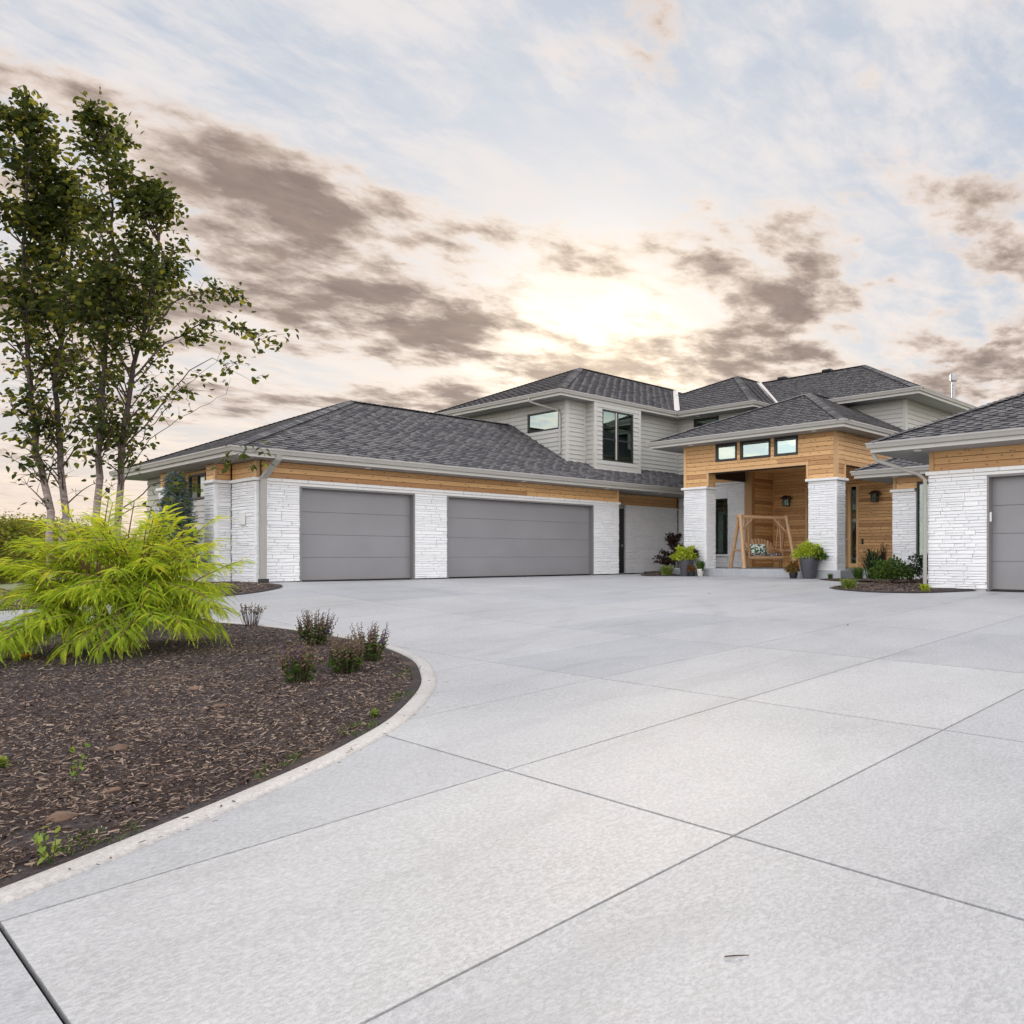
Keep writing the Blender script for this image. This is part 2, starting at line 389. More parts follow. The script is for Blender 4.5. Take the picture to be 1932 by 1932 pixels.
# ---------------------------------------------------------------- building blocks
def tag(o, label=None, cat=None, group=None, kind=None):
    if label: o['label'] = label
    if cat: o['category'] = cat
    if group: o['group'] = group
    if kind: o['kind'] = kind
    return o
def empty(name, loc, parent=None):
    o = bpy.data.objects.new(name, None); o.empty_display_size = 0.2
    col.objects.link(o); o.location = loc
    if parent: o.parent = parent
    return o
def origin_of(p):
    v = Vector((0, 0, 0))
    while p is not None:
        v += p.location; p = p.parent
    return v

class MB:
    """gathers faces in world coordinates; build() links them as one mesh object"""
    def __init__(s): s.v = []; s.f = []; s.r = []
    def face(s, pts, r=0.0):
        i = len(s.v); s.v += [tuple(p) for p in pts]; s.f.append(tuple(range(i, i + len(pts)))); s.r.append(r)
    def mesh(s, verts, faces, r=0.0):
        i = len(s.v); s.v += [tuple(p) for p in verts]
        s.f += [tuple(a + i for a in f) for f in faces]; s.r += [r] * len(faces)
    def box(s, a, b, r=0.0, bev=0.0):
        x0, y0, z0 = [min(p, q) for p, q in zip(a, b)]; x1, y1, z1 = [max(p, q) for p, q in zip(a, b)]
        if bev <= 0:
            v = [(x0,y0,z0),(x1,y0,z0),(x1,y1,z0),(x0,y1,z0),(x0,y0,z1),(x1,y0,z1),(x1,y1,z1),(x0,y1,z1)]
            f = [(0,3,2,1),(4,5,6,7),(0,1,5,4),(1,2,6,5),(2,3,7,6),(3,0,4,7)]
            s.mesh(v, f, r)
        else:
            bm = bmesh.new(); bmesh.ops.create_cube(bm, size=1.0)
            for w in bm.verts:
                w.co = Vector((x0 + (w.co.x + .5) * (x1 - x0), y0 + (w.co.y + .5) * (y1 - y0), z0 + (w.co.z + .5) * (z1 - z0)))
            bmesh.ops.bevel(bm, geom=bm.edges[:], offset=min(bev, (x1-x0)*.4, (y1-y0)*.4, (z1-z0)*.4), segments=1, affect='EDGES')
            bm.verts.index_update()
            s.mesh([w.co[:] for w in bm.verts], [[w.index for w in f.verts] for f in bm.faces], r); bm.free()
    def prism(s, poly, vec, r=0.0):
        n = len(poly); p = [Vector(q) for q in poly]; q = [a + Vector(vec) for a in p]
        s.mesh(p + q, [tuple(range(n))[::-1], tuple(range(n, 2 * n))] + [(i, (i + 1) % n, n + (i + 1) % n, n + i) for i in range(n)], r)
    def tube(s, pts, radii, n=8, r=0.0, cap=True):
        pts = [Vector(p) for p in pts]; rings = []; i0 = len(s.v)
        if isinstance(radii, (int, float)): radii = [radii] * len(pts)
        up = None
        for i, p in enumerate(pts):
            d = (pts[min(i + 1, len(pts) - 1)] - pts[max(i - 1, 0)])
            d = d.normalized() if d.length > 1e-9 else Vector((0, 0, 1))
            if up is None: up = d.orthogonal().normalized()
            up = (up - d * up.dot(d))
            up = up.normalized() if up.length > 1e-6 else d.orthogonal().normalized()
            w = d.cross(up)
            for j in range(n):
                a = 2 * math.pi * j / n
                s.v.append(tuple(p + (up * math.cos(a) + w * math.sin(a)) * radii[i]))
        for i in range(len(pts) - 1):
            for j in range(n):
                a = i0 + i * n + j; b = i0 + i * n + (j + 1) % n
                s.f.append((a, b, b + n, a + n)); s.r.append(r)
        if cap:
            s.f.append(tuple(i0 + j for j in range(n))[::-1]); s.r.append(r)
            s.f.append(tuple(i0 + (len(pts) - 1) * n + j for j in range(n))); s.r.append(r)
    def lathe(s, c, prof, n=24, r=0.0):
        i0 = len(s.v)
        for (rad, z) in prof:
            for j in range(n):
                a = 2 * math.pi * j / n; s.v.append((c[0] + rad * math.cos(a), c[1] + rad * math.sin(a), c[2] + z))
        for i in range(len(prof) - 1):
            for j in range(n):
                a = i0 + i * n + j; b = i0 + i * n + (j + 1) % n
                s.f.append((a, b, b + n, a + n)); s.r.append(r)
    def sweep(s, prof, path, closed=False):
        """prof: (outward, up) pairs; path: level polyline with the outside on its right hand"""
        P = [Vector(p) for p in path]; n = len(prof); i0 = len(s.v)
        for i, p in enumerate(P):
            dirs = []
            if i > 0: dirs.append((P[i] - P[i - 1]).normalized())
            if i < len(P) - 1: dirs.append((P[i + 1] - P[i]).normalized())
            nr = [Vector((d.y, -d.x, 0)) for d in dirs]
            m = nr[0] if len(nr) == 1 else (nr[0] + nr[1]) / (1 + nr[0].dot(nr[1]))
            for (o, z) in prof: s.v.append(tuple(p + m * o + Vector((0, 0, z))))
        for i in range(len(P) - 1):
            for j in range(n):
                a = i0 + i * n + j; b = i0 + i * n + (j + 1) % n
                s.f.append((a, b, b + n, a + n)); s.r.append(0)
        s.f.append(tuple(i0 + j for j in range(n))); s.r.append(0)
        s.f.append(tuple(i0 + (len(P) - 1) * n + j for j in range(n))[::-1]); s.r.append(0)
    def build(s, name, mat, parent=None, smooth=False, loc=None):
        me = bpy.data.meshes.new(name)
        og = origin_of(parent) + (Vector(loc) if loc else Vector((0, 0, 0)))
        me.from_pydata([(x - og.x, y - og.y, z - og.z) for x, y, z in s.v], [], s.f)
        at = me.attributes.new('rnd', 'FLOAT', 'FACE'); at.data.foreach_set('value', np.array(s.r, dtype=np.float32))
        me.materials.append(M[mat] if isinstance(mat, str) else mat)
        if smooth: me.polygons.foreach_set('use_smooth', [True] * len(me.polygons))
        me.update()
        o = bpy.data.objects.new(name, me); col.objects.link(o)
        if loc: o.location = loc
        if parent: o.parent = parent
        return o

def scatter(name, tv, tf, mats, poss, mat, parent=None, r=None, loc=None):
    """many small copies of one template joined into one mesh (numpy)"""
    tv = np.asarray(tv, float); N = len(poss)
    V = np.einsum('nij,kj->nki', mats, tv) + np.asarray(poss)[:, None, :]
    og = origin_of(parent) + (Vector(loc) if loc else Vector((0, 0, 0)))
    V = V.reshape(-1, 3) - np.array(og[:])
    nv = len(tv); me = bpy.data.meshes.new(name)
    lens = np.array([len(f) for f in tf]); flat = np.concatenate([np.array(f) for f in tf])
    loops = (flat[None, :] + (np.arange(N) * nv)[:, None]).ravel()
    tot = np.tile(lens, N); start = np.concatenate([[0], np.cumsum(tot)[:-1]])
    me.vertices.add(len(V)); me.vertices.foreach_set('co', V.ravel().astype(np.float32))
    me.loops.add(len(loops)); me.loops.foreach_set('vertex_index', loops.astype(np.int32))
    me.polygons.add(len(tot)); me.polygons.foreach_set('loop_start', start.astype(np.int32)); me.polygons.foreach_set('loop_total', tot.astype(np.int32))
    me.update(calc_edges=True); me.validate()
    if r is None: r = rng.random(N)
    at = me.attributes.new('rnd', 'FLOAT', 'FACE'); at.data.foreach_set('value', np.repeat(r, len(tf)).astype(np.float32))
    me.materials.append(M[mat])
    o = bpy.data.objects.new(name, me); col.objects.link(o)
    if loc: o.location = loc
    if parent: o.parent = parent
    return o

def frames(d, up=None, roll=None, scale=1.0):
    """rotation matrices whose local X runs along d; local Z near up"""
    d = np.asarray(d, float); d = d / np.linalg.norm(d, axis=1, keepdims=True); N = len(d)
    if up is None: up = np.tile([0, 0, 1.0], (N, 1))
    y = np.cross(up, d); y /= np.maximum(np.linalg.norm(y, axis=1, keepdims=True), 1e-6)
    z = np.cross(d, y)
    if roll is not None:
        c, s_ = np.cos(roll)[:, None], np.sin(roll)[:, None]
        y, z = y * c + z * s_, z * c - y * s_
    Mx = np.stack([d, y, z], axis=2)
    return Mx * (np.asarray(scale).reshape(-1, 1, 1) if not np.isscalar(scale) else scale)

# ---------------------------------------------------------------- lie of the land (a smooth sheet through surveyed spot heights)
_pts = []
for _u in (-4, 0, 3, 6, 9):
    for _v in (-3, 0, 3, 6, 9): _pts.append((_u, _v, -1.5 + .0484 * _u + .0056 * _v))
for _v in (-4, 0, 4, 8): _pts.append((16, _v, -.74))
for _u in (7, 10, 13, 16, 19): _pts.append((_u, 21.9, -.67))
_pts += [(21, 22.9, -.65), (23.5, 22.9, -.63), (20.25, 13, -.69), (20.25, 16, -.68), (20.25, 19.4, -.69), (20.4, 10, -.68), (3, 24, -.95), (-3, 24, -1.25), (-6, 16, -1.5)]
def _fit(pts, lam=.02):
    pts = np.array(pts, float); n = len(pts); xy = pts[:, :2]
    d = np.linalg.norm(xy[:, None] - xy[None], axis=2); K = np.where(d > 0, d * d * np.log(d + 1e-9), 0)
    Pm = np.c_[np.ones(n), xy]; A = np.zeros((n + 3, n + 3)); A[:n, :n] = K + lam * np.eye(n) * n; A[:n, n:] = Pm; A[n:, :n] = Pm.T
    return xy, np.linalg.solve(A, np.r_[pts[:, 2], 0, 0, 0])
_xy, _s = _fit(_pts)
def ground(u, v):
    u = np.asarray(u, float); v = np.asarray(v, float); n = len(_xy)
    d2 = (u[..., None] - _xy[:, 0]) ** 2 + (v[..., None] - _xy[:, 1]) ** 2
    z = (_s[:n] * 0.5 * d2 * np.log(d2 + 1e-12)).sum(-1) + _s[n] + _s[n + 1] * u + _s[n + 2] * v
    return z + Z0

# far ground: one sheet out to the horizon
gu = np.concatenate([np.linspace(-900, -60, 8), np.linspace(-40, -12, 5), np.linspace(-9, 30, 40), np.linspace(36, 70, 5), np.linspace(120, 900, 7)])
gv = np.concatenate([np.linspace(-300, -30, 5), np.linspace(-15, -6, 3), np.linspace(-5, 36, 42), np.linspace(42, 80, 5), np.linspace(140, 1200, 9)])
UU, VV = np.meshgrid(gu, gv, indexing='ij')
zz = ground(np.clip(UU, -9, 24), np.clip(VV, -5, 26)) - 0.14
far = np.clip((np.hypot(UU - 8, VV - 12) - 18) / 60, 0, 1)
zz = zz * (1 - far) + (-0.4) * far
ni, nj = UU.shape
me = bpy.data.meshes.new('ground')
me.from_pydata([(UU[i, j], VV[i, j], zz[i, j]) for i in range(ni) for j in range(nj)], [], [(i * nj + j, (i + 1) * nj + j, (i + 1) * nj + j + 1, i * nj + j + 1) for i in range(ni - 1) for j in range(nj - 1)])
me.materials.append(M['lawn']); me.polygons.foreach_set('use_smooth', [True] * len(me.polygons))
o = bpy.data.objects.new('ground', me); col.objects.link(o); tag(o, kind='structure')

def smooth_curve(pts, n=10):
    P = [np.array(p, float) for p in pts]; out = []
    for i in range(len(P) - 1):
        p0, p1, p2, p3 = P[max(i - 1, 0)], P[i], P[i + 1], P[min(i + 2, len(P) - 1)]
        for t in np.linspace(0, 1, n, endpoint=False):
            out.append(0.5 * (2 * p1 + (p2 - p0) * t + (2 * p0 - 5 * p1 + 4 * p2 - p3) * t ** 2 + (3 * p1 - p0 - 3 * p2 + p3) * t ** 3))
    out.append(P[-1]); return np.array(out)

def inside(poly, x, y):
    x = np.asarray(x, float); y = np.asarray(y, float); r = np.zeros(x.shape, bool); n = len(poly)
    for i in range(n):
        (x0, y0), (x1, y1) = poly[i], poly[(i + 1) % n]
        c = ((y0 > y) != (y1 > y)) & (x < (x1 - x0) * (y - y0) / (y1 - y0 + 1e-12) + x0)
        r ^= c
    return r

# ---------------------------------------------------------------- driveway of scored concrete panels
bed1 = smooth_curve([(-7, 1.2), (-3.2, 2.75), (-1.2, 3.63), (0.65, 4.50), (1.39, 4.86), (2.22, 5.32), (2.75, 5.70), (3.30, 6.20), (4.03, 7.12), (4.50, 7.95), (4.92, 8.95), (5.20, 10.3), (5.20, 11.8), (5.0, 13.4), (4.50, 14.9), (3.5, 16.0), (2.2, 16.75), (0, 17.3), (-4, 17.7), (-8, 18.0)], 8)
bed2 = smooth_curve([(-8, 21.6), (0, 20.3), (3.4, 19.1), (5.0, 18.62), (5.85, 18.50), (6.45, 18.68), (6.95, 19.05), (7.45, 19.65), (7.75, 20.4), (7.80, 21.0), (7.75, 21.85)], 6)
bed2 = np.vstack([bed2, [(7.7, 28), (-8, 28)]])
bed3 = smooth_curve([(15.57, 10.25), (15.15, 9.7), (14.88, 9.1), (14.76, 8.55), (14.82, 7.95), (15.10, 7.4), (15.95, 6.75)], 6)
bed3 = np.vstack([bed3, [(16.03, 7.9), (20.4, 7.95), (20.38, 11.4), (20.2, 12.9), (19.6, 13.3), (19.0, 12.62), (18.8, 11.7), (18.35, 10.7), (17.8, 10.35), (17.0, 10.42), (16.4, 10.52)]])
bed5 = np.vstack([smooth_curve([(21.6, 22.84), (20.7, 21.9), (19.6, 20.9), (18.95, 20.02), (19.4, 19.55), (19.85, 19.05), (20.2, 18.95)], 6), [(20.3, 19.45), (23.44, 19.6), (23.44, 22.84)]])
beds = [bed1, bed2, bed3, bed5]
PU, PV = 2.30, 1.85
drive = MB()
gx = np.linspace(-9, 23.4, 55); gy = np.linspace(-6, 22.8, 49)
GU, GV = np.meshgrid(gx, gy, indexing='ij'); GZ = ground(GU, GV) - 0.035
drive.mesh([(GU[i, j], GV[i, j], GZ[i, j]) for i in range(55) for j in range(49)], [(i * 49 + j, (i + 1) * 49 + j, (i + 1) * 49 + j + 1, i * 49 + j + 1) for i in range(54) for j in range(48)
    if not (GU[i, j] < 2.0 and GV[i, j] > 21.5)])
drive_o = drive.build('driveway', 'joint', smooth=True); tag(drive_o, kind='structure')
ng = 6
for iu in range(-4, 10):
    for iv in range(-5, 12):
        u0, u1 = 0.62 + PU * iu, 0.62 + PU * (iu + 1); v0, v1 = 2.47 + PV * iv, 2.47 + PV * (iv + 1)
        um, vm = (u0 + u1) / 2, (v0 + v1) / 2
        if vm < 7.9: u1 = min(u1, 15.97)
        elif vm < 19.5: u1 = min(u1, 20.2)
        else: u1 = min(u1, 23.4)
        if u0 > 19.4: v1 = min(v1, 22.82)
        else: v1 = min(v1, 21.86)
        if u1 - u0 < .3 or v1 - v0 < .25: continue
        us, vs_ = np.meshgrid([u0 + .02, um, u1 - .02], [v0 + .02, vm, v1 - .02])
        if any(inside(b, us, vs_).all() for b in beds): continue
        if u1 < 1.5 and v0 > 19.5: continue
        g = 0.017 if vm < 7 else 0.011
        xs = np.linspace(u0 + g / 2, u1 - g / 2, ng); ys = np.linspace(v0 + g / 2, v1 - g / 2, ng)
        X, Y = np.meshgrid(xs, ys, indexing='ij')
        edge = np.zeros((ng, ng)); edge[0, :] = edge[-1, :] = edge[:, 0] = edge[:, -1] = 1
        Zp = ground(X, Y)
        mb = MB(); top = [(X[i, j], Y[i, j], Zp[i, j]) for i in range(ng) for j in range(ng)]
        fc = [(i * ng + j, (i + 1) * ng + j, (i + 1) * ng + j + 1, i * ng + j + 1) for i in range(ng - 1) for j in range(ng - 1)]
        ring = [(i, 0) for i in range(ng)] + [(ng - 1, j) for j in range(1, ng)] + [(i, ng - 1) for i in range(ng - 2, -1, -1)] + [(0, j) for j in range(ng - 2, 0, -1)]
        nb = len(top)
        for (i, j) in ring: top.append((X[i, j], Y[i, j], Zp[i, j] - 0.03))
        for q in range(len(ring)):
            a = ring[q]; b = ring[(q + 1) % len(ring)]
            fc.append((a[0] * ng + a[1], nb + q, nb + (q + 1) % len(ring), b[0] * ng + b[1]))
        mb.mesh(top, fc)
        po = mb.build('concrete_panel', 'concrete', drive_o)

# ---------------------------------------------------------------- planting beds
class Bed:
    def __init__(s, name, poly, c, lift, edge):
        s.poly = np.array(poly); s.c = np.array(c, float); s.lift = lift; s.edge = edge
        d = s.poly - s.c; s.ang = np.arctan2(d[:, 1], d[:, 0]); s.r = np.hypot(d[:, 0], d[:, 1])
        # dense resample of the outline
        P = np.vstack([s.poly, s.poly[:1]]); seg = [P[0]]
        for a, b in zip(P[:-1], P[1:]):
            n = max(1, int(np.hypot(*(b - a)) / 0.18)); seg += [a + (b - a) * t for t in np.linspace(0, 1, n + 1)[1:]]
        s.out = np.array(seg[:-1])
        ts = np.linspace(1, 0.04, 26) ** 1.0
        V = []; nO = len(s.out)
        for t in ts:
            q = s.c + (s.out - s.c) * t
            V += [(x, y, z) for x, y, z in zip(q[:, 0], q[:, 1], s.z(q[:, 0], q[:, 1], np.full(nO, t)))]
        F = [(i * nO + j, i * nO + (j + 1) % nO, (i + 1) * nO + (j + 1) % nO, (i + 1) * nO + j) for i in range(len(ts) - 1) for j in range(nO)]
        V.append((s.c[0], s.c[1], float(s.z(s.c[0], s.c[1], 0.0)))); F += [((len(ts) - 1) * nO + j, (len(ts) - 1) * nO + (j + 1) % nO, len(V) - 1) for j in range(nO)]
        mb = MB(); mb.mesh(V, F)
        s.o = mb.build(name, 'mulch', smooth=True); tag(s.o, kind='structure')
    def z(s, x, y, t=None):
        x = np.asarray(x, float); y = np.asarray(y, float)
        if t is None: t = s.t(x, y)
        w = 0.012 * np.sin(x * 3.1 + 1.3 * np.sin(y * 2.2)) + 0.010 * np.sin(y * 4.3 + x * 1.7)
        return ground(x, y) + s.edge + s.lift * (1 - np.clip(t, 0, 1) ** 3) + w * np.clip((1 - t) * 6, 0, 1)
    def t(s, x, y):
        x = np.atleast_1d(x); y = np.atleast_1d(y)
        a = np.arctan2(y - s.c[1], x - s.c[0]); d = s.out - s.c; oa = np.arctan2(d[:, 1], d[:, 0]); o = np.argsort(oa)
        R = np.interp(a, oa[o], np.hypot(d[o, 0], d[o, 1]), period=2 * math.pi)
        return np.hypot(x - s.c[0], y - s.c[1]) / R
_t = np.gradient(bed1, axis=0); _t /= np.linalg.norm(_t, axis=1, keepdims=True)
bed1_in = bed1 + np.c_[-_t[:, 1], _t[:, 0]] * 0.11
B1 = Bed('mulch_bed', bed1_in, (-1.5, 10.5), 0.16, 0.012)
B2 = Bed('mulch_bed', bed2, (2.0, 24.0), 0.06, 0.015)
B3 = Bed('mulch_bed', bed3, (17.6, 9.3), 0.05, 0.015)
B5 = Bed('mulch_bed', bed5, (21.6, 21.0), 0.05, 0.015)

# flush curb along the big bed
cv = smooth_curve(bed1[3:-30:3], 4)
mb = MB(); Pc = cv
tang = np.gradient(Pc, axis=0); tang /= np.linalg.norm(tang, axis=1, keepdims=True); nrm = np.c_[tang[:, 1], -tang[:, 0]]
prof = [(-0.145, -0.05), (-0.140, 0.014), (-0.125, 0.026), (-0.03, 0.022), (0.0, 0.006), (0.004, -0.03)]
for i in range(len(Pc)):
    zb = float(ground(Pc[i, 0], Pc[i, 1]))
    for (o_, h) in prof: mb.v.append((Pc[i, 0] + nrm[i, 0] * o_, Pc[i, 1] + nrm[i, 1] * o_, zb + h))
k_ = len(prof)
for i in range(len(Pc) - 1):
    for j in range(k_ - 1): mb.f.append((i * k_ + j, i * k_ + j + 1, (i + 1) * k_ + j + 1, (i + 1) * k_ + j)); mb.r.append(0.5)
curb = mb.build('curb', 'curb', smooth=True); tag(curb, kind='structure')

# bark chips
def chips(name, bed, n, box, dens=None, smin=.016, smax=.055):
    x = rng.uniform(box[0], box[1], n * 9); y = rng.uniform(box[2], box[3], n * 9)
    ok = inside(bed.poly, x, y) & (bed.t(x, y) < (0.982 if bed is B1 else .985))
    if dens is not None: ok &= rng.random(len(x)) < dens(x, y)
    x, y = x[ok][:n], y[ok][:n]; N = len(x)
    z = bed.z(x, y) + rng.uniform(-.004, .014, N)
    L = rng.uniform(smin, smax, N) * rng.uniform(.6, 1.25, N)
    a = rng.uniform(0, 2 * math.pi, N); el = rng.normal(0, .28, N)
    d = np.c_[np.cos(a) * np.cos(el), np.sin(a) * np.cos(el), np.sin(el)]
    F_ = frames(d, roll=rng.normal(0, .45, N))
    S = np.stack([L, L * rng.uniform(.12, .30, N), L * .13], 1)
    tv = [(-.5, -.5, 0), (.5, -.35, 0), (.5, .45, 0), (-.5, .4, 0), (-.35, -.1, .55), (.4, .05, .6)]
    tf = [(0, 1, 5, 4), (2, 3, 4, 5), (1, 2, 5), (3, 0, 4)]
    o = scatter(name, tv, tf, F_ * S[:, None, :], np.c_[x, y, z], 'chip', r=rng.beta(1.4, 2.9, N))
    tag(o, 'loose dark bark chips covering the ' + bed_word[name], 'mulch', kind='stuff'); return o
bed_word = {'mulch_chips': 'big curbed bed in the foreground', 'mulch_chips_b': 'x'}
o = chips('mulch_chips', B1, 135000, (-2.0, 5.2, 3.0, 17.5), lambda x, y: np.clip(5.6 / np.hypot(x, y), .1, 1) ** 2.0 * (1 - .85 * np.exp(-(((x - .95) / .34) ** 2 + ((y - 5.25) / .20) ** 2)) * (np.sin(x * 23 + y * 11) > -.5)) * (1 - .6 * np.exp(-(((x - 2.7) / .5) ** 2 + ((y - 11.1) / .35) ** 2))), smin=.012, smax=.048)
bed_word['mulch_chips'] = 'small bed at the left garage corner'
o = chips('mulch_chips', B2, 5000, (2.5, 7.7, 18.3, 22.2), smin=.03, smax=.08)
bed_word['mulch_chips'] = 'shrub bed beside the right garage'
o = chips('mulch_chips', B3, 6000, (14.5, 20.4, 6.8, 13.3), smin=.03, smax=.08)
bed_word['mulch_chips'] = 'corner bed left of the porch steps'
o = chips('mulch_chips', B5, 2500, (18.9, 23.4, 18.9, 22.8), smin=.03, smax=.08)

# ---------------------------------------------------------------- the house
house = empty('house', (16.0, 18.0, Z0 - 0.72))
tag(house, 'sprawling white stone and cedar house with grey hip roofs around the driveway', 'house')
def w3(u, v, z): return (u, v, z + Z0)
def AX(axis, c, out, a, z):
    """a point on a wall: axis 'u' = wall running along u and facing -v, axis 'v' = running along v and facing -u"""
    return (a, c - out, z + Z0) if axis == 'u' else (c - out, a, z + Z0)

# --- stacked stone veneer
def stone_template(seed):
    r = random.Random(seed); j = lambda s: r.uniform(-s, s)
    bx_, bz = 0.016, 0.075
    v = [(-.5, .5, -.5), (.5, .5, -.5), (.5, .5, .5), (-.5, .5, .5)]
    v += [(-.5, -.15, -.5), (.5, -.15, -.5), (.5, -.15, .5), (-.5, -.15, .5)]
    v += [(-.5 + bx_, -.46 + j(.06), -.5 + bz + j(.03)), (0 + j(.15), -.5 + j(.10), -.5 + bz + j(.05)), (.5 - bx_, -.46 + j(.06), -.5 + bz + j(.03)),
          (.5 - bx_, -.44 + j(.08), .5 - bz + j(.03)), (0 + j(.15), -.5 + j(.10), .5 - bz + j(.05)), (-.5 + bx_, -.44 + j(.08), .5 - bz + j(.03))]
    f = [(0, 1, 5, 4), (1, 2, 6, 5), (2, 3, 7, 6), (3, 0, 4, 7), (4, 5, 10, 9, 8), (5, 6, 11, 10), (6, 7, 13, 12, 11), (7, 4, 8, 13), (8, 9, 12, 13), (9, 10, 11, 12)]
    return np.array(v), f
ST = [stone_template(s) for s in range(5)]
st_mesh = []
for i, (tv, tf) in enumerate(ST):
    me = bpy.data.meshes.new('stone'); me.from_pydata([tuple(x) for x in tv], [], tf); me.materials.append(M['stone']); st_mesh.append(me)
STONES = []                       # (wall object, centre, size, axis, variant, seen size)
def cam_depth(p): return cu * p[0] + su * p[1]
def stone_face(axis, c, a0, a1, z0, z1, back=True, ends=(0, 0)):
    wall = None
    if back:
        mb = MB(); p = AX(axis, c, -0.03, a0 + .02, z0); q = AX(axis, c, -0.14, a1 - .02, z1)
        mb.box(p, q); wall = mb.build('stone_wall', 'mortar', house)
    z = z0
    while z < z1 - 0.012:
        h = random.choice([0.048, 0.062, 0.075, 0.085, 0.095, 0.11])
        if z + h > z1 - 0.03: h = z1 - z
        a = a0 - random.uniform(0, .2) if a1 - a0 > 1.2 else a0
        while a < a1 - 1e-4:
            L = random.uniform(0.20, 0.66)
            b = a + L
            if b > a1 - 0.12: b = a1
            s0 = max(a, a0)
            if b - s0 > 0.05 or b == a1:
                # now and then two thin stones share a course
                rows = [(z, h)]
                if h > 0.09 and random.random() < .45: rows = [(z, h * .5), (z + h * .5, h * .5)]
                for (zz_, hh) in rows:
                    e0 = -random.uniform(0.0, .012) * ends[0] if s0 == a0 else .002; e1 = random.uniform(0.0, .012) * ends[1] if b == a1 else -.002
                    proud = random.uniform(0.004, 0.017); dep = 0.07 + proud
                    ctr = AX(axis, c, proud - dep / 2 - 0.012, (s0 + e0 + b + e1) / 2, zz_ + hh / 2)
                    STONES.append((wall, ctr, (b + e1 - s0 - e0, dep, hh - .0024), axis, random.randrange(5), (b - s0) * hh / cam_depth(ctr) ** 2))
            a = b
        z += h
    return wall

# --- boarded walls, cut round openings
def boards(kind, axis, c, a0, a1, z0, z1, holes=(), step=None):
    lap = kind == 'siding'
    step = step or (0.165 if lap else 0.142)
    n = max(1, round((z1 - z0) / step)); step = (z1 - z0) / n
    mb = MB(); spans = []
    for i in range(n):
        b0, b1 = z0 + i * step, z0 + (i + 1) * step
        segs = [(a0, a1, b0, b1)]
        for (h0, h1, hz0, hz1) in holes:
            new = []
            for (s0, s1, q0, q1) in segs:
                if hz1 <= q0 + .002 or hz0 >= q1 - .002 or h1 <= s0 or h0 >= s1: new.append((s0, s1, q0, q1)); continue
                if h0 > s0 + .01: new.append((s0, h0, q0, q1))
                if h1 < s1 - .01: new.append((h1, s1, q0, q1))
                if hz0 > q0 + .02: new.append((max(s0, h0), min(s1, h1), q0, hz0))
                if hz1 < q1 - .02: new.append((max(s0, h0), min(s1, h1), hz1, q1))
            segs = new
        spans += segs
    for (s0, s1, q0, q1) in spans: mb.box(AX(axis, c, -.020, s0, q0), AX(axis, c, -.12, s1, q1))
    wall = mb.build('siding_wall' if lap else 'cedar_wall', 'siding' if lap else 'cedar_back', house)
    for (s0, s1, q0, q1) in spans:
        # long runs are butt-jointed
        cuts = [s0, s1]
        if s1 - s0 > 4.2: cuts = [s0, s0 + (s1 - s0) * random.uniform(.3, .7), s1]
        for e0, e1 in zip(cuts[:-1], cuts[1:]):
            m2 = MB(); e0 += .0015; e1 -= .0015
            if lap: pr = [(-.03, q0), (.028, q0), (.028, q0 + .006), (.003, q1 - .003), (-.03, q1 - .003)]
            else: pr = [(-.024, q0 + .005), (-.007, q0 + .005), (.0, q0 + .012), (.0, q1 - .010), (-.005, q1 - .004), (-.024, q1 - .004)]
            A = [AX(axis, c, o_, e0, z_) for o_, z_ in pr]; B = [AX(axis, c, o_, e1, z_) for o_, z_ in pr]; k = len(pr)
            m2.mesh(A + B, [tuple(range(k)), tuple(range(2 * k - 1, k - 1, -1))] + [(i, k + i, k + (i + 1) % k, (i + 1) % k) for i in range(k)])
            m2.build('siding_board' if lap else 'cedar_board', 'siding' if lap else 'cedar', wall)
    return wall

def part_box(name, mat, a, b, bev=0.0, parent=None):
    mb = MB(); mb.box(a, b, bev=bev); return mb.build(name, mat, parent or house)
def trim_board(axis, c, a0, a1, z0, z1, mat='trim', proud=.025, name='corner_board'):
    return part_box(name, mat, AX(axis, c, proud, a0, z0), AX(axis, c, -.03, a1, z1), bev=.004)
def cap_row(axis, c, a0, a1, z0, z1, out=.055, step=.62, back=.10):
    n = max(1, round((a1 - a0) / step)); xs = np.linspace(a0, a1, n + 1)
    for x0, x1 in zip(xs[:-1], xs[1:]):
        part_box('cap_stone', 'cap', AX(axis, c, out + random.uniform(-.003, .003), x0 + .003, z0), AX(axis, c, -back, x1 - .003, z1), bev=.008)

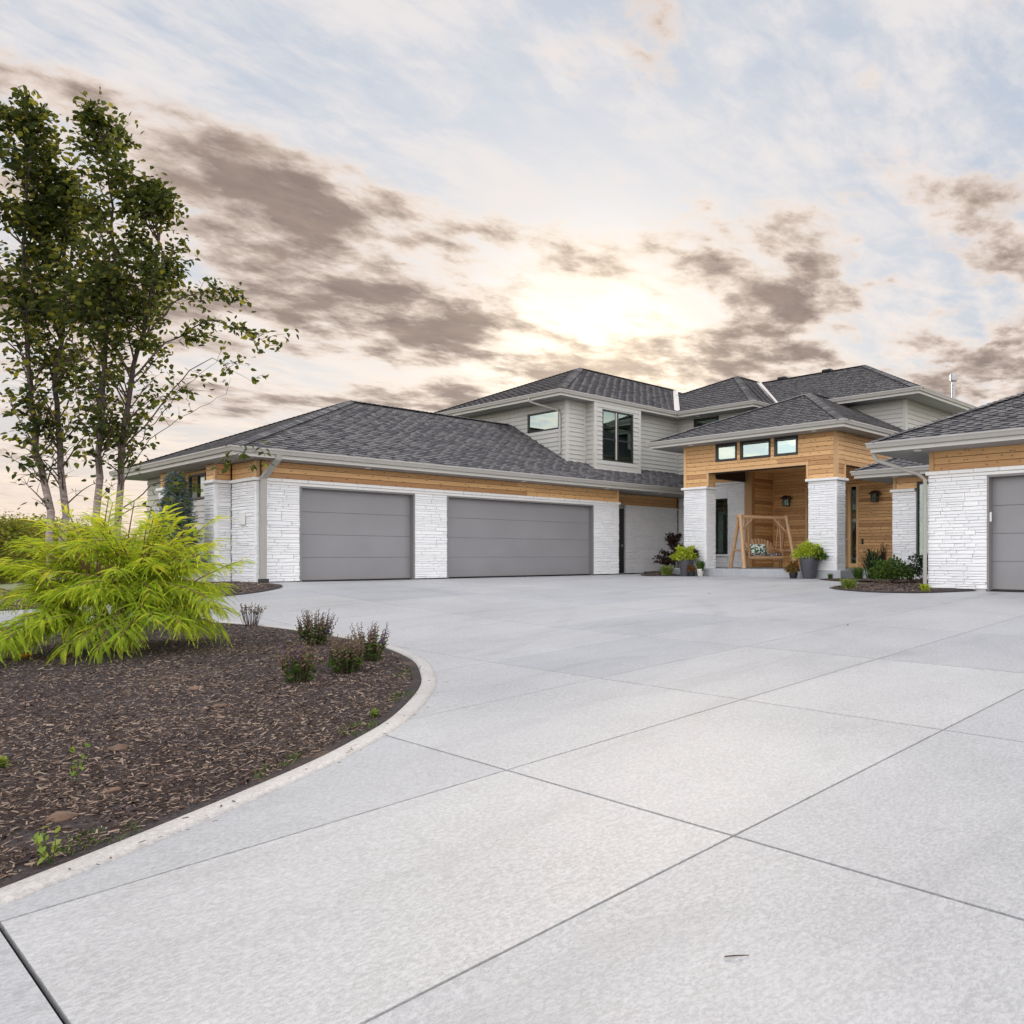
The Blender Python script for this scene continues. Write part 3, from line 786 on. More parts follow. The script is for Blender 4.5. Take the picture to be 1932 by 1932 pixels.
def window(axis, c, a0, a1, z0, z1, mull=(), glass='glass', fw=.055, set_back=.03, sill=None, rail=None, depth=.45, proud=.012):
    mb = MB(); o_, i_ = proud, -set_back - .05
    for (p0, p1, q0, q1) in [(a0, a1, z1 - fw, z1), (a0, a1, z0, z0 + fw), (a0, a0 + fw, z0 + fw, z1 - fw), (a1 - fw, a1, z0 + fw, z1 - fw)] + [(m - fw * .6, m + fw * .6, z0 + fw, z1 - fw) for m in mull]:
        mb.box(AX(axis, c, o_, p0, q0), AX(axis, c, i_, p1, q1), bev=.005)
    if rail is not None: mb.box(AX(axis, c, o_ - .02, a0 + fw, rail - .025), AX(axis, c, i_, a1 - fw, rail + .025))
    win = mb.build('window', 'dark', house)
    ed = [a0 + fw] + [x for m in mull for x in (m - fw * .6, m + fw * .6)] + [a1 - fw]
    for p0, p1 in zip(ed[0::2], ed[1::2]):
        part_box('pane', glass, AX(axis, c, -set_back, p0, z0 + fw), AX(axis, c, -set_back - .012, p1, z1 - fw), parent=win)
    rb = MB(); A = lambda o2, a, z: AX(axis, c, o2, a, z)
    b0, b1 = -set_back - .03, -set_back - depth
    rb.face([A(b1, a0, z0), A(b1, a1, z0), A(b1, a1, z1), A(b1, a0, z1)])
    for e in (a0, a1): rb.face([A(b0, e, z0), A(b1, e, z0), A(b1, e, z1), A(b0, e, z1)])
    for e in (z0, z1): rb.face([A(b0, a0, e), A(b1, a0, e), A(b1, a1, e), A(b0, a1, e)])
    rb.build('interior', 'room', win)
    if sill is not None:
        part_box('sill', sill, AX(axis, c, .06, a0 - .04, z0 - .075), AX(axis, c, -.05, a1 + .04, z0 - .001), bev=.006, parent=win)
    return win

def garage_door(axis, c, a0, a1, z0, z1, n=4, rec=.20):
    jb = MB(); jw = .045
    for (p0, p1, q0, q1) in [(a0 - .002, a0 + jw, z0, z1), (a1 - jw, a1 + .002, z0, z1), (a0 + jw, a1 - jw, z1 - jw, z1 + .002)]:
        jb.box(AX(axis, c, .004, p0, q0), AX(axis, c, -rec - .04, p1, q1), bev=.004)
    d = jb.build('garage_door', 'gjamb', house)
    hs = (z1 - jw - z0 - .02) / n
    for i in range(n):
        mb = MB(); q0, q1 = z0 + .02 + i * hs, z0 + .02 + (i + 1) * hs
        pr = [(-rec - .04, q0 + .002), (-rec - .006, q0 + .002), (-rec, q0 + .010), (-rec, q1 - .010), (-rec - .006, q1 - .002), (-rec - .04, q1 - .002)]
        A = [AX(axis, c, o_, a0 + jw, z) for o_, z in pr]; B = [AX(axis, c, o_, a1 - jw, z) for o_, z in pr]; k = len(pr)
        mb.mesh(A + B, [tuple(range(k)), tuple(range(2 * k - 1, k - 1, -1))] + [(i2, k + i2, k + (i2 + 1) % k, (i2 + 1) % k) for i2 in range(k)])
        mb.build('door_panel', 'gdoor', d)
    part_box('weather_seal', 'black', AX(axis, c, -rec + .012, a0 + .002, z0 - .03), AX(axis, c, -rec - .03, a1 - .002, z0 + .018), parent=d)
    return d

# --- solid cores behind the facings keep the light out of the building
def core(a, b): return part_box('core_wall', 'siding', w3(*a), w3(*b))
BASE = -0.95
core((8.05, 22.42, BASE), (19.3, 30.2, 2.42)); core((19.3, 23.0, BASE), (23.4, 30.2, 2.42))
core((18.05, 23.4, 2.42), (23.4, 30.0, 5.6)); core((23.9, 19.7, BASE), (33, 30.0, 5.6)); core((25.4, 13.6, 2.4), (34, 19.7, 5.6)); core((25.0, 11.4, BASE), (34, 19.7, 2.4))
core((16.6, -6, BASE), (24.4, 7.8, 2.36)); core((20.95, 7.8, BASE), (25.0, 11.2, 2.35))
# foundation strip
part_box('foundation', 'mortar', w3(7.8, 21.95, -1.0), w3(8.7, 22.3, -.64)); part_box('foundation', 'mortar', w3(16.06, 6.62, -1.0), w3(16.4, 7.9, -.70))

# --- left garage wing, front (v = 21.88)
V = 21.88; LB, LT = -0.65, 1.86
for a0, a1, en in [(7.73, 8.74, (1, 0)), (11.79, 12.78, (0, 0)), (18.29, 19.46, (0, 1))]: stone_face('u', V, a0, a1, LB + .01, LT - .075, ends=en)
for a0, a1 in [(8.74, 11.79), (12.78, 18.29)]:
    garage_door('u', V, a0, a1, LB - .005, 1.785)
part_box('lintel', 'cap', w3(7.74, V - .012, 1.788), w3(19.455, V + .14, LT - .002), bev=.006)
cap_row('u', V, 7.68, 19.50, LT, 1.94)
boards('cedar', 'u', V + .02, 7.76, 19.44, 1.942, 2.36)
trim_board('u', V + .02, 7.74, 7.83, 1.942, 2.36, 'cedar_trim'); trim_board('u', V + .02, 19.36, 19.46, 1.942, 2.36, 'cedar_trim')
# end wall (u = 7.73) with stone piers
stone_face('v', 7.73, V, 23.47, LB - .05, LT, ends=(1, 0)); cap_row('v', 7.73, V - .05, 23.47, LT, 1.94)
boards('cedar', 'v', 7.75, V + .02, 23.47, 1.942, 2.36); trim_board('v', 7.75, V - .004, V + .09, 1.942, 2.36, 'cedar_trim')
for p0, p1 in [(23.47, 24.22), (27.1, 27.9)]:
    stone_face('u', p0, 7.36, 7.73, LB - .1, LT, ends=(1, 0)); stone_face('v', 7.36, p0, p1, LB - .1, LT, ends=(1, 1))
    cap_row('u', p0, 7.31, 7.73, LT, 1.94); cap_row('v', 7.36, p0 - .05, p1 + .05, LT, 1.94, back=.37)
    boards('cedar', 'u', p0 + .03, 7.405, 7.73, 1.942, 2.36); boards('cedar', 'v', 7.40, p0 + .07, p1 - .03, 1.942, 2.36)
    trim_board('v', 7.40, p0 + .018, p0 + .12, 1.942, 2.36, 'cedar_trim')
boards('siding', 'v', 7.73, 24.22, 27.1, LB - .1, 1.55); boards('cedar', 'v', 7.75, 24.22, 27.1, 1.56, 2.36, [(25.3, 26.65, 1.56, 2.27)])
window('v', 7.73, 25.3, 26.65, 1.57, 2.27, mull=(25.95,), glass='glass_sky'); boards('siding', 'v', 7.73, 27.9, 30.3, LB - .1, 2.36)
plate = part_box('wall_plate', 'white', w3(7.685, 22.5, .78), w3(7.73, 22.86, 1.08), bev=.012); part_box('inset', 'cap', w3(7.678, 22.58, .86), w3(7.688, 22.78, 1.0), bev=.004, parent=plate)
# recessed side entry (v = 22.85)
stone_face('u', 22.85, 20.66, 23.48, LB, LT); cap_row('u', 22.85, 20.62, 23.46, LT, 1.94); boards('cedar', 'u', 22.87, 19.46, 23.46, 1.942, 2.36)
part_box('side_wall', 'stone', w3(19.30, 22.02, LB), w3(19.43, 22.83, 1.94))
sd = part_box('side_door', 'dark', w3(19.72, 22.88, LB + .02), w3(20.60, 22.95, 1.80), bev=.006)
part_box('door_frame', 'trim', w3(19.48, 22.80, LB), w3(19.70, 22.97, 1.86), parent=sd); part_box('handle', 'steel', w3(20.45, 22.82, .33), w3(20.50, 22.88, .45), bev=.01, parent=sd)

# --- roofs
SHING = []            # (roof part, polygon points top, heights, random)
def clip(poly, a, b):
    """keep the part of a 2-D polygon left of the line a-b"""
    out = []; n = len(poly)
    for i in range(n):
        p, q = poly[i], poly[(i + 1) % n]
        sp = (b[0] - a[0]) * (p[1] - a[1]) - (b[1] - a[1]) * (p[0] - a[0]); sq = (b[0] - a[0]) * (q[1] - a[1]) - (b[1] - a[1]) * (q[0] - a[0])
        if sp >= 0: out.append(p)
        if (sp >= 0) != (sq >= 0):
            t = sp / (sp - sq); out.append((p[0] + (q[0] - p[0]) * t, p[1] + (q[1] - p[1]) * t))
    return out
def roof_plane(pts, shingled=True, lift=0.0):
    """pts: convex outline, the eave first, counter-clockwise seen from above"""
    P = [Vector(w3(*p)) for p in pts]
    a = (P[1] - P[0]).normalized(); n = (P[1] - P[0]).cross(P[2] - P[0]).normalized(); b = n.cross(a)
    mb = MB(); mb.prism([p for p in P], n * -0.06); ro = mb.build('roof', 'shingle_base', house)
    if not shingled: return ro
    L2 = [((p - P[0]).dot(a), (p - P[0]).dot(b)) for p in P]
    smin, smax = min(q[0] for q in L2), max(q[0] for q in L2); tmax = max(q[1] for q in L2)
    e, per = 0.150, 0.37; i = 0; t0 = -0.03
    ext = [(q[0], q[1]) for q in L2]; ext[0] = (ext[0][0], -0.05); ext[1] = (ext[1][0], -0.05)
    while t0 < tmax:
        s = smin - per * 2 + (i * .34 % 1) * per + random.uniform(-.015, .015); odd = 0
        while s < smax:
            for odd in (0, 1):
                wd = (0.215 if odd else 0.155) * random.uniform(.97, 1.03); ch = .04 if odd else 0.0
                lo = t0 if odd else t0 + .055
                s1 = s + wd; t1 = t0 + e * 1.12
                poly = [(s, lo + ch), (s + ch, lo), (s1 - ch, lo), (s1, lo + ch), (s1, t1), (s, t1)] if odd else [(s - .01, lo), (s1 + .01, lo), (s1 + .01, t1), (s - .01, t1)]
                for k in range(len(ext)):
                    poly = clip(poly, ext[k], ext[(k + 1) % len(ext)])
                    if len(poly) < 3: break
                if len(poly) >= 3:
                    hb, ht = (.032, .008) if odd else (.012, .003)
                    top = []
                    for (x, y) in poly:
                        f = min(max((y - lo) / (t1 - lo), 0), 1)
                        top.append(P[0] + a * x + b * y + n * (hb + (ht - hb) * f))
                    SHING.append((ro, top, n, random.uniform(.45, 1) if odd else random.uniform(0, .45)))
                s = s1
        t0 += e; i += 1
    return ro
def ridge_caps(p, q, wd=.17):
    """overlapping cap shingles along a hip or ridge"""
    P, Q = Vector(w3(*p)), Vector(w3(*q)); d = (Q - P); L = d.length; d.normalize()
    side = d.cross(Vector((0, 0, 1))).normalized(); up = side.cross(d).normalized()
    mb = MB(); n = int(L / .15)
    sl = .30
    for i in range(n):
        c0 = P + d * (i * .15); c1 = P + d * (i * .15 + .17)
        h0, h1 = .062, .045
        A = [c0 - side * wd + up * (h0 - wd * sl), c0 + up * h0, c0 + side * wd + up * (h0 - wd * sl)]
        B = [c1 - side * wd + up * (h1 - wd * sl), c1 + up * h1, c1 + side * wd + up * (h1 - wd * sl)]
        lo = [x - up * .03 for x in A]
        mb.mesh(A + B + lo, [(0, 1, 4, 3), (1, 2, 5, 4), (6, 7, 1, 0), (7, 8, 2, 1)], random.random())
    return mb.build('ridge_cap', 'shingle', house)
GUT = [(-.02, .012), (.085, .012), (.10, .004), (.10, -.022), (.085, -.05), (.068, -.115), (.0, -.115), (-.02, -.115)]
FAS = [(-.02, -.06), (.012, -.12), (.012, -.205), (-.02, -.205)]
def gutter(path, z, drop=.2):
    pth = [w3(u, v, z) for u, v in path]
    mb = MB(); mb.sweep(GUT, pth); g = mb.build('gutter', 'gutter', house)
    mb = MB(); mb.sweep(FAS, pth); mb.build('fascia', 'trim', g)
    return g
def soffit(poly, z):
    mb = MB(); mb.prism([w3(u, v, z) for u, v in poly], (0, 0, .03)); return mb.build('soffit', 'soffit', house)
def downlight(u, v, z):
    mb = MB(); mb.lathe(w3(u, v, z), [(.0, -.012), (.06, -.012), (.072, -.018), (.085, -.014), (.085, .004)], 16); return mb.build('downlight', 'lens', house)
def valley(p, q, wd=.11, lift=.035):
    P, Q = Vector(w3(*p)), Vector(w3(*q)); d = (Q - P).normalized(); side = d.cross(Vector((0, 0, 1))).normalized()
    mb = MB(); u_ = Vector((0, 0, lift)); w_ = Vector((0, 0, wd * .33 + lift))
    mb.mesh([P + side * wd + w_, P + u_, P - side * wd + w_, Q + side * wd + w_, Q + u_, Q - side * wd + w_], [(0, 1, 4, 3), (1, 2, 5, 4)])
    return mb.build('valley_flashing', 'flash', house)

# left garage roof
E0, EV, EZ, PT = 7.03, 21.21, 2.57, 0.4815
RV, RZ = 26.11, EZ + PT * (26.11 - EV); RU = E0 + (RV - EV)
roof_plane([(E0, EV, EZ), (23.44, EV, EZ), (23.44, RV, RZ), (RU, RV, RZ)])
roof_plane([(E0, 2 * RV - EV, EZ), (E0, EV, EZ), (RU, RV, RZ)])
roof_plane([(23.44, 2 * RV - EV, EZ), (E0, 2 * RV - EV, EZ), (RU, RV, RZ), (23.44, RV, RZ)], False)
ridge_caps((E0, EV, EZ), (RU, RV, RZ)); ridge_caps((E0, 2 * RV - EV, EZ), (RU, RV, RZ)); ridge_caps((RU, RV, RZ), (17.9, RV, RZ))
gutter([(E0, 2 * RV - EV), (E0, EV), (23.4, EV)], EZ); soffit([(E0, EV), (23.42, EV), (23.42, 30.9), (E0, 30.9)], EZ - .205)
for u_ in (10.3, 15.2, 18.6, 21.2): downlight(u_, 21.55, EZ - .205)

# --- upper storey over the garage
AU, AV = 17.90, 22.87; ST2 = 5.55
zroof = lambda v: EZ + PT * (v - EV)
boards('siding', 'v', AU, AV, 30.2, 3.30, ST2, [(23.3, 25.15, 4.55, 5.25)]); window('v', AU, 23.3, 25.15, 4.55, 5.25, glass='glass_sky')
boards('siding', 'u', AV, AU, 18.76, 3.32, ST2); boards('siding', 'u', AV, 20.96, 23.5, 3.32, ST2)
trim_board('v', AU, AV - .02, AV + .10, 3.32, ST2); trim_board('u', AV, AU - .022, AU + .10, 3.32, ST2); trim_board('u', AV, 18.64, 18.74, 3.32, ST2); trim_board('v', AU, 26.05, 26.13, 4.9, ST2)
trim_board('u', AV, 23.36, 23.46, 3.32, ST2)
# box bay with the tall window
BV = 22.38
boards('siding', 'u', BV, 18.76, 20.96, 3.16, ST2, [(19.1, 20.6, 3.48, 5.33)]); boards('siding', 'v', 18.76, BV, AV, 3.16, ST2)
for a0 in (18.72, 20.86): trim_board('u', BV, a0, a0 + .13, 3.16, ST2)
trim_board('v', 18.76, BV - .02, BV + .11, 3.16, ST2); trim_board('u', BV, 18.85, 20.86, 3.10, 3.30, proud=.03); trim_board('u', BV, 18.85, 20.86, 5.38, ST2, proud=.02)
wb = window('u', BV, 19.1, 20.6, 3.48, 5.33, mull=(19.84,), rail=4.27, depth=.4)
for a0, a1 in ((19.17, 19.80), (19.90, 20.54)):
    bl = MB()
    for i in range(9): bl.box(AX('u', BV, -.12, a0, 4.36 + i * .105), AX('u', BV, -.14, a1, 4.36 + i * .105 + .075))
    bl.build('blind', 'blind', wb)
part_box('mullion', 'trim', AX('u', BV, .002, 19.76, 3.53), AX('u', BV, -.03, 19.80, 5.28), parent=wb)
part_box('base_flashing', 'trim', w3(18.74, BV - .06, 3.08), w3(20.98, BV - .01, 3.16), bev=.01)
A_E, A_V, A_Z, P2 = 17.24, 22.35, 5.77, 0.488
A_RV, A_RU = 26.52, 17.24 + (26.52 - 22.35); A_RZ = A_Z + P2 * (A_RV - A_V)
B_E, B_V, B_Z = 22.93, 18.42, 5.74; B_RV = 23.44; B_RU = B_E + (B_RV - B_V); B_RZ = B_Z + .49 * (B_RV - B_V)
C_E, C_V, C_Z = 24.49, 12.47, 5.70; C_RU = 29.74; C_PV = C_V + (C_RU - C_E); C_RZ = C_Z + .478 * (C_RU - C_E)
roof_plane([(A_E, A_V, A_Z), (B_E, A_V, A_Z), (B_E + A_RV - A_V, A_RV, A_RZ), (A_RU, A_RV, A_RZ)])
roof_plane([(A_E, 2 * A_RV - A_V, A_Z), (A_E, A_V, A_Z), (A_RU, A_RV, A_RZ)])
roof_plane([(30, 2 * A_RV - A_V, A_Z), (A_E, 2 * A_RV - A_V, A_Z), (A_RU, A_RV, A_RZ), (30, A_RV, A_RZ)], False)
roof_plane([(B_E, 28.46, B_Z), (B_E, B_V, B_Z), (B_RU, B_RV, B_RZ)])
roof_plane([(B_E, B_V, B_Z), (C_E, B_V, B_Z), (C_E + B_RV - B_V, B_RV, B_RZ), (B_RU, B_RV, B_RZ)])
roof_plane([(31, 28.46, B_Z), (B_E, 28.46, B_Z), (B_RU, B_RV, B_RZ), (31, B_RV, B_RZ)], False)
roof_plane([(C_E, B_V, C_Z), (C_E, C_V, C_Z), (C_RU, C_PV, C_RZ), (C_RU, B_V + C_RU - C_E, C_RZ)])
roof_plane([(C_RU, 30, C_RZ), (C_E + 1, 30, C_Z + .478), (C_E + 1.0, B_V + 1.0, C_Z + .478), (C_RU, B_V + C_RU - C_E, C_RZ)], False)
roof_plane([(C_E, C_V, C_Z), (2 * C_RU - C_E, C_V, C_Z), (C_RU, C_PV, C_RZ)])
roof_plane([(2 * C_RU - C_E, C_V, C_Z), (2 * C_RU - C_E, 30, C_Z), (C_RU, 30, C_RZ), (C_RU, C_PV, C_RZ)], False)
ridge_caps((A_E, A_V, A_Z), (A_RU, A_RV, A_RZ)); ridge_caps((A_RU, A_RV, A_RZ), (B_E + A_RV - A_V, A_RV, A_RZ)); ridge_caps((A_E, 2 * A_RV - A_V, A_Z), (A_RU, A_RV, A_RZ))
ridge_caps((B_E, B_V, B_Z), (B_RU, B_RV, B_RZ)); ridge_caps((B_E, 28.46, B_Z), (B_RU, B_RV, B_RZ)); ridge_caps((B_RU, B_RV, B_RZ), (C_E + B_RV - B_V, B_RV, B_RZ))
ridge_caps((C_E, C_V, C_Z), (C_RU, C_PV, C_RZ)); ridge_caps((C_RU, C_PV, C_RZ), (C_RU, 26, C_RZ)); ridge_caps((2 * C_RU - C_E, C_V, C_Z), (C_RU, C_PV, C_RZ))
valley((B_E, A_V, A_Z), (B_E + A_RV - A_V, A_RV, A_RZ)); valley((C_E, B_V, C_Z), (C_E + B_RV - B_V, B_RV, B_RZ))
gutter([(A_E, 2 * A_RV - A_V), (A_E, A_V), (B_E, A_V), (B_E, B_V), (C_E, B_V), (C_E, C_V), (2 * C_RU - C_E, C_V)], 5.74)
soffit([(A_E, A_V), (B_E, A_V), (B_E, 30.6), (A_E, 30.6)], ST2); soffit([(B_E, B_V), (34, B_V), (34, 30.6), (B_E + .001, 30.6)], ST2 - .002); soffit([(C_E, C_V), (34.5, C_V), (34.5, B_V - .001), (C_E, B_V - .001)], ST2 - .004)
downlight(23.25, 21.5, ST2)
for vv in (22.0, 24.5): 
    mb = MB(); mb.box(w3(C_RU - .16, vv - 2.6, C_RZ + .0), w3(C_RU + .16, vv - 2.1, C_RZ + .13), bev=.05); mb.build('roof_vent', 'shingle_base', house)
# wing B and C walls
boards('siding', 'v', 23.48, 19.0, 22.86, 3.3, ST2, [(20.6, 21.95, 4.3, 5.5)]); window('v', 23.48, 20.6, 21.95, 4.3, 5.5)
boards('siding', 'u', 19.0, 23.5, 25.2, 3.3, ST2)
boards('siding', 'v', 25.16, 13.33, 19.0, 3.3, ST2); boards('siding', 'u', 13.33, 25.16, 34, 2.4, ST2)
trim_board('u', 13.33, 25.13, 25.28, 3.3, ST2); trim_board('v', 25.16, 13.30, 13.44, 3.3, ST2)
# flue
fx, fy = 33.4, 15.3; fz = C_Z + .478 * (fy - C_V)
mb = MB(); mb.lathe(w3(fx, fy, fz - .5), [(.20, 0), (.20, .42), (.13, .56), (.085, .58), (.085, 1.35), (.0, 1.35)], 16); fl = mb.build('flue', 'steel', house, smooth=False)
mb = MB(); mb.lathe(w3(fx, fy, fz + .80), [(.0, .34), (.13, .34), (.145, .30), (.145, .04), (.13, .0), (.09, .0)], 16); mb.build('flue_cap', 'steel', fl)

# --- entrance porch
U = 20.25; PF = -0.43; CAPZ = 2.30
slab = part_box('porch_slab', 'slab', w3(20.22, 12.9, PF - .55), w3(24.8, 20.2, PF), bev=.02)
part_box('porch_step', 'slab', w3(20.9, 11.5, PF - .6), w3(24.8, 12.9, PF - .004), bev=.02)
for p0, p1 in ((13.05, 14.10), (18.36, 19.41)):
    zb = -0.72
    stone_face('v', U, p0, p1, zb, CAPZ, ends=(1, 1)); stone_face('u', p0, U, U + .50, zb, CAPZ, ends=(1, 1))
    part_box('pillar_core', 'stone', w3(U + .05, p0 + .05, zb), w3(U + .49, p1 - .002, CAPZ - .002))
    part_box('cap_stone', 'cap', w3(U - .075, p0 - .075, CAPZ), w3(U + .575, p1 + .075, CAPZ + .08), bev=.012)
# cedar header wall with three clerestory windows
HT = 3.79; OB = 2.83
wins = [(16.98, 17.92), (15.57, 16.84), (14.49, 15.42)]
boards('cedar', 'v', U, 13.06, 19.38, CAPZ + .08, HT, [(14.09, 18.32, 2.0, OB)] + [(a, b, 3.185, HT + .01) for a, b in wins])
for a, b in wins: window('v', U, a, b, 3.185, HT - .01, glass='glass_sky', fw=.075, proud=.02, depth=.25)
trim_board('v', U, 13.045, 13.16, CAPZ + .08, HT, 'cedar_trim', .02); trim_board('v', U, 19.29, 19.40, CAPZ + .08, HT, 'cedar_trim', .02)
for a0 in (14.085, 18.24): trim_board('v', U, a0, a0 + .085, CAPZ + .08, OB, 'cedar_trim', .018, 'jamb_board')
trim_board('v', U, 14.085, 18.325, OB, OB + .085, 'cedar_trim', .018, 'head_board')
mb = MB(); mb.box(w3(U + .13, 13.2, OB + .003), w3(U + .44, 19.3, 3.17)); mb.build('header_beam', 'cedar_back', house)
for a0, a1 in ((13.1, 14.09), (18.32, 19.35)): boards('cedar', 'u', a0 if a0 > 15 else 13.06, U + .02, U + .44, CAPZ + .08, HT)
trim_board('u', 13.06, U + .0, U + .10, CAPZ + .08, HT, 'cedar_trim', .018)
boards('cedar', 'u', 13.06, U + .44, 25.1, 2.80, HT); trim_board('u', 13.06, U + .44, U + .52, CAPZ + .08, 2.80, 'cedar_trim', .015, 'jamb_board')
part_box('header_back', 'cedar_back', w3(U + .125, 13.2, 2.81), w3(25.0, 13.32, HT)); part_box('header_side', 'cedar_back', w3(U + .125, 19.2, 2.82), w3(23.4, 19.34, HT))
boards('cedar', 'u', 18.33, U + .03, U + .44, CAPZ + .08, OB)
part_box('porch_ceiling', 'cedar', w3(U + .2, 13.2, 3.20), w3(25.0, 19.25, 3.24))
# inner walls
stone_face('v', 23.46, 19.29, 20.15, PF, 2.78); stone_face('v', 23.46, 20.76, 22.8, PF, 2.78); stone_face('v', 23.46, 20.15, 20.76, PF, -.0); stone_face('v', 23.46, 20.15, 20.76, 2.24, 2.78)
cap_row('v', 23.46, 19.27, 22.8, 2.78, 2.86); boards('cedar', 'v', 23.46, 18.95, 22.8, 2.862, 3.24)
wn = window('v', 23.46, 20.15, 20.76, .07, 2.23, glass='glass_clear', sill='cap', depth=1.2, rail=1.85)
stairs = MB()
for i in range(5): stairs.box(w3(24.2, 20.72 - i * .11, .9 + .0), w3(24.26, 20.72 - (i + 1) * .11, 1.45 - i * .16))
stairs.build('stair_stringer', 'white', wn)
part_box('porch_post', 'cedar_trim', w3(23.42, 18.91, PF), w3(23.62, 19.27, 3.22), bev=.008); 
boards('cedar', 'u', 18.91, 23.60, 24.74, PF, 3.2, step=.12); boards('cedar', 'v', 24.74, 13.2, 18.9, PF, 3.2, [(15.0, 17.35, PF - .1, 2.62)], step=.115)
trim_board('v', 24.74, 18.83, 18.90, PF, 3.2, 'cedar_trim', .02)
# front door between side lights
dr = MB()
for (p0, p1, q0, q1) in [(15.0, 15.10, PF, 2.52), (17.25, 17.35, PF, 2.52), (15.0, 17.35, 2.52, 2.62), (15.34, 15.44, PF, 2.52), (16.88, 16.98, PF, 2.52), (15.10, 15.34, PF, PF + .16), (16.98, 17.25, PF, PF + .16)]:
    dr.box(AX('v', 24.74, .02, p0, q0), AX('v', 24.74, -.10, p1, q1), bev=.006)
front = dr.build('front_door', 'cedar_trim', house)
part_box('door_leaf', 'log', AX('v', 24.74, -.04, 15.45, PF + .02), AX('v', 24.74, -.09, 16.87, 2.51), bev=.008, parent=front)
for a0, a1 in ((15.10, 15.34), (16.98, 17.25)):
    part_box('side_light', 'glass', AX('v', 24.74, -.05, a0, PF + .16), AX('v', 24.74, -.062, a1, 2.52), parent=front)
    part_box('interior', 'room', AX('v', 24.74, -.14, a0, PF + .16), AX('v', 24.74, -.16, a1, 2.52), parent=front)
part_box('door_glass', 'glass', AX('v', 24.74, -.034, 15.75, .1), AX('v', 24.74, -.042, 16.55, 2.3), parent=front)
mb = MB(); mb.tube([AX('v', 24.74, .03, 15.56, .0), AX('v', 24.74, .03, 15.56, 1.25)], .016, 8); mb.build('pull_handle', 'steel', front)
mb = MB(); mb.lathe(AX('v', 24.74, .0, 15.52, .62), [(.0, .03), (.025, .02), (.03, 0), (.025, -.02), (0, -.03)], 10); mb.build('lock', 'white', front)
part_box('doorbell', 'black', AX('v', 24.74, .035, 14.80, .42), AX('v', 24.74, -.01, 14.88, .62), bev=.012)
def lantern(v, z):
    c = AX('v', 24.74, .20, v, z)
    mb = MB(); mb.box((c[0] - .10, c[1] - .10, c[2] - .20), (c[0] + .10, c[1] + .10, c[2] - .18))
    for sx in (-1, 1):
        for sy in (-1, 1): mb.box((c[0] + sx * .095 - .012, c[1] + sy * .095 - .012, c[2] - .18), (c[0] + sx * .095 + .012, c[1] + sy * .095 + .012, c[2] + .10))
    mb.mesh([(c[0] + x * .19, c[1] + y * .19, c[2] + .09) for x, y in ((-1, -1), (1, -1), (1, 1), (-1, 1))] + [(c[0] + x * .06, c[1] + y * .06, c[2] + .22) for x, y in ((-1, -1), (1, -1), (1, 1), (-1, 1))], [(0, 1, 2, 3), (0, 4, 5, 1), (1, 5, 6, 2), (2, 6, 7, 3), (3, 7, 4, 0), (4, 7, 6, 5)])
    mb.box((c[0], c[1] - .03, c[2] + .12), (c[0] + .20, c[1] + .03, c[2] + .17)); mb.box((c[0] + .17, c[1] - .07, c[2] - .05), (c[0] + .20, c[1] + .07, c[2] + .22))
    l = mb.build('wall_lantern', 'dark', house)
    g = MB(); g.box((c[0] - .085, c[1] - .085, c[2] - .18), (c[0] + .085, c[1] + .085, c[2] + .09)); g.build('lantern_glass', 'glass', l)
lantern(18.12, 2.10); lantern(14.22, 2.10)
# porch roof
D_E, D_V, D_Z, DP = 19.63, 12.42, 3.98, .4685
D_V2 = 20.44; D_RV = (D_V + D_V2) / 2; D_RU = D_E + (D_RV - D_V); D_RZ = D_Z + DP * (D_RV - D_V)
roof_plane([(D_E, D_V2, D_Z), (D_E, D_V, D_Z), (D_RU, D_RV, D_RZ)])
roof_plane([(D_E, D_V, D_Z), (25.3, D_V, D_Z), (25.3, D_RV, D_RZ), (D_RU, D_RV, D_RZ)])
roof_plane([(25.3, D_V2, D_Z), (D_E, D_V2, D_Z), (D_RU, D_RV, D_RZ), (25.3, D_RV, D_RZ)], False)
ridge_caps((D_E, D_V, D_Z), (D_RU, D_RV, D_RZ), .2); ridge_caps((D_E, D_V2, D_Z), (D_RU, D_RV, D_RZ)); ridge_caps((D_RU, D_RV, D_RZ), (24.9, D_RV, D_RZ))
gutter([(23.4, D_V2), (D_E, D_V2), (D_E, D_V), (25.2, D_V)][0:4], D_Z); soffit([(D_E, D_V), (25.2, D_V), (25.2, D_V2), (D_E, D_V2)], D_Z - .19)
for vv in (13.6, 18.7): downlight(19.85, vv, D_Z - .19)

# --- low link between porch and right garage
FU = 20.4
stone_face('v', FU, 10.48, 11.24, -.75, 1.84, ends=(0, 1)); stone_face('v', FU, 8.0, 10.5, -.75, -.10); cap_row('v', FU, 10.5, 11.30, 1.84, 1.92)
boards('cedar', 'v', FU + .02, 7.9, 11.22, 1.922, 2.27, [(9.5, 10.46, 1.9, 2.10)]); trim_board('v', FU + .02, 11.12, 11.22, 1.922, 2.27, 'cedar_trim')
window('v', FU, 9.5, 10.46, -.03, 2.08, sill='cap', depth=.5, glass='glass'); stone_face('v', FU, 8.0, 9.5, -.10, 1.92)
F_E, F_V, F_Z = 19.87, 12.19, 2.46
roof_plane([(F_E, F_V, F_Z), (F_E, 7.0, F_Z), (F_E + 3.2, 7.0, F_Z + 3.2 * .48), (F_E + 3.2, F_V - 3.2, F_Z + 3.2 * .48)])
roof_plane([(25, F_V, F_Z), (F_E, F_V, F_Z), (F_E + 3.2, F_V - 3.2, F_Z + 3.2 * .48), (25, F_V - 3.2, F_Z + 3.2 * .48)], False)
ridge_caps((F_E, F_V, F_Z), (F_E + 3.2, F_V - 3.2, F_Z + 3.2 * .48))
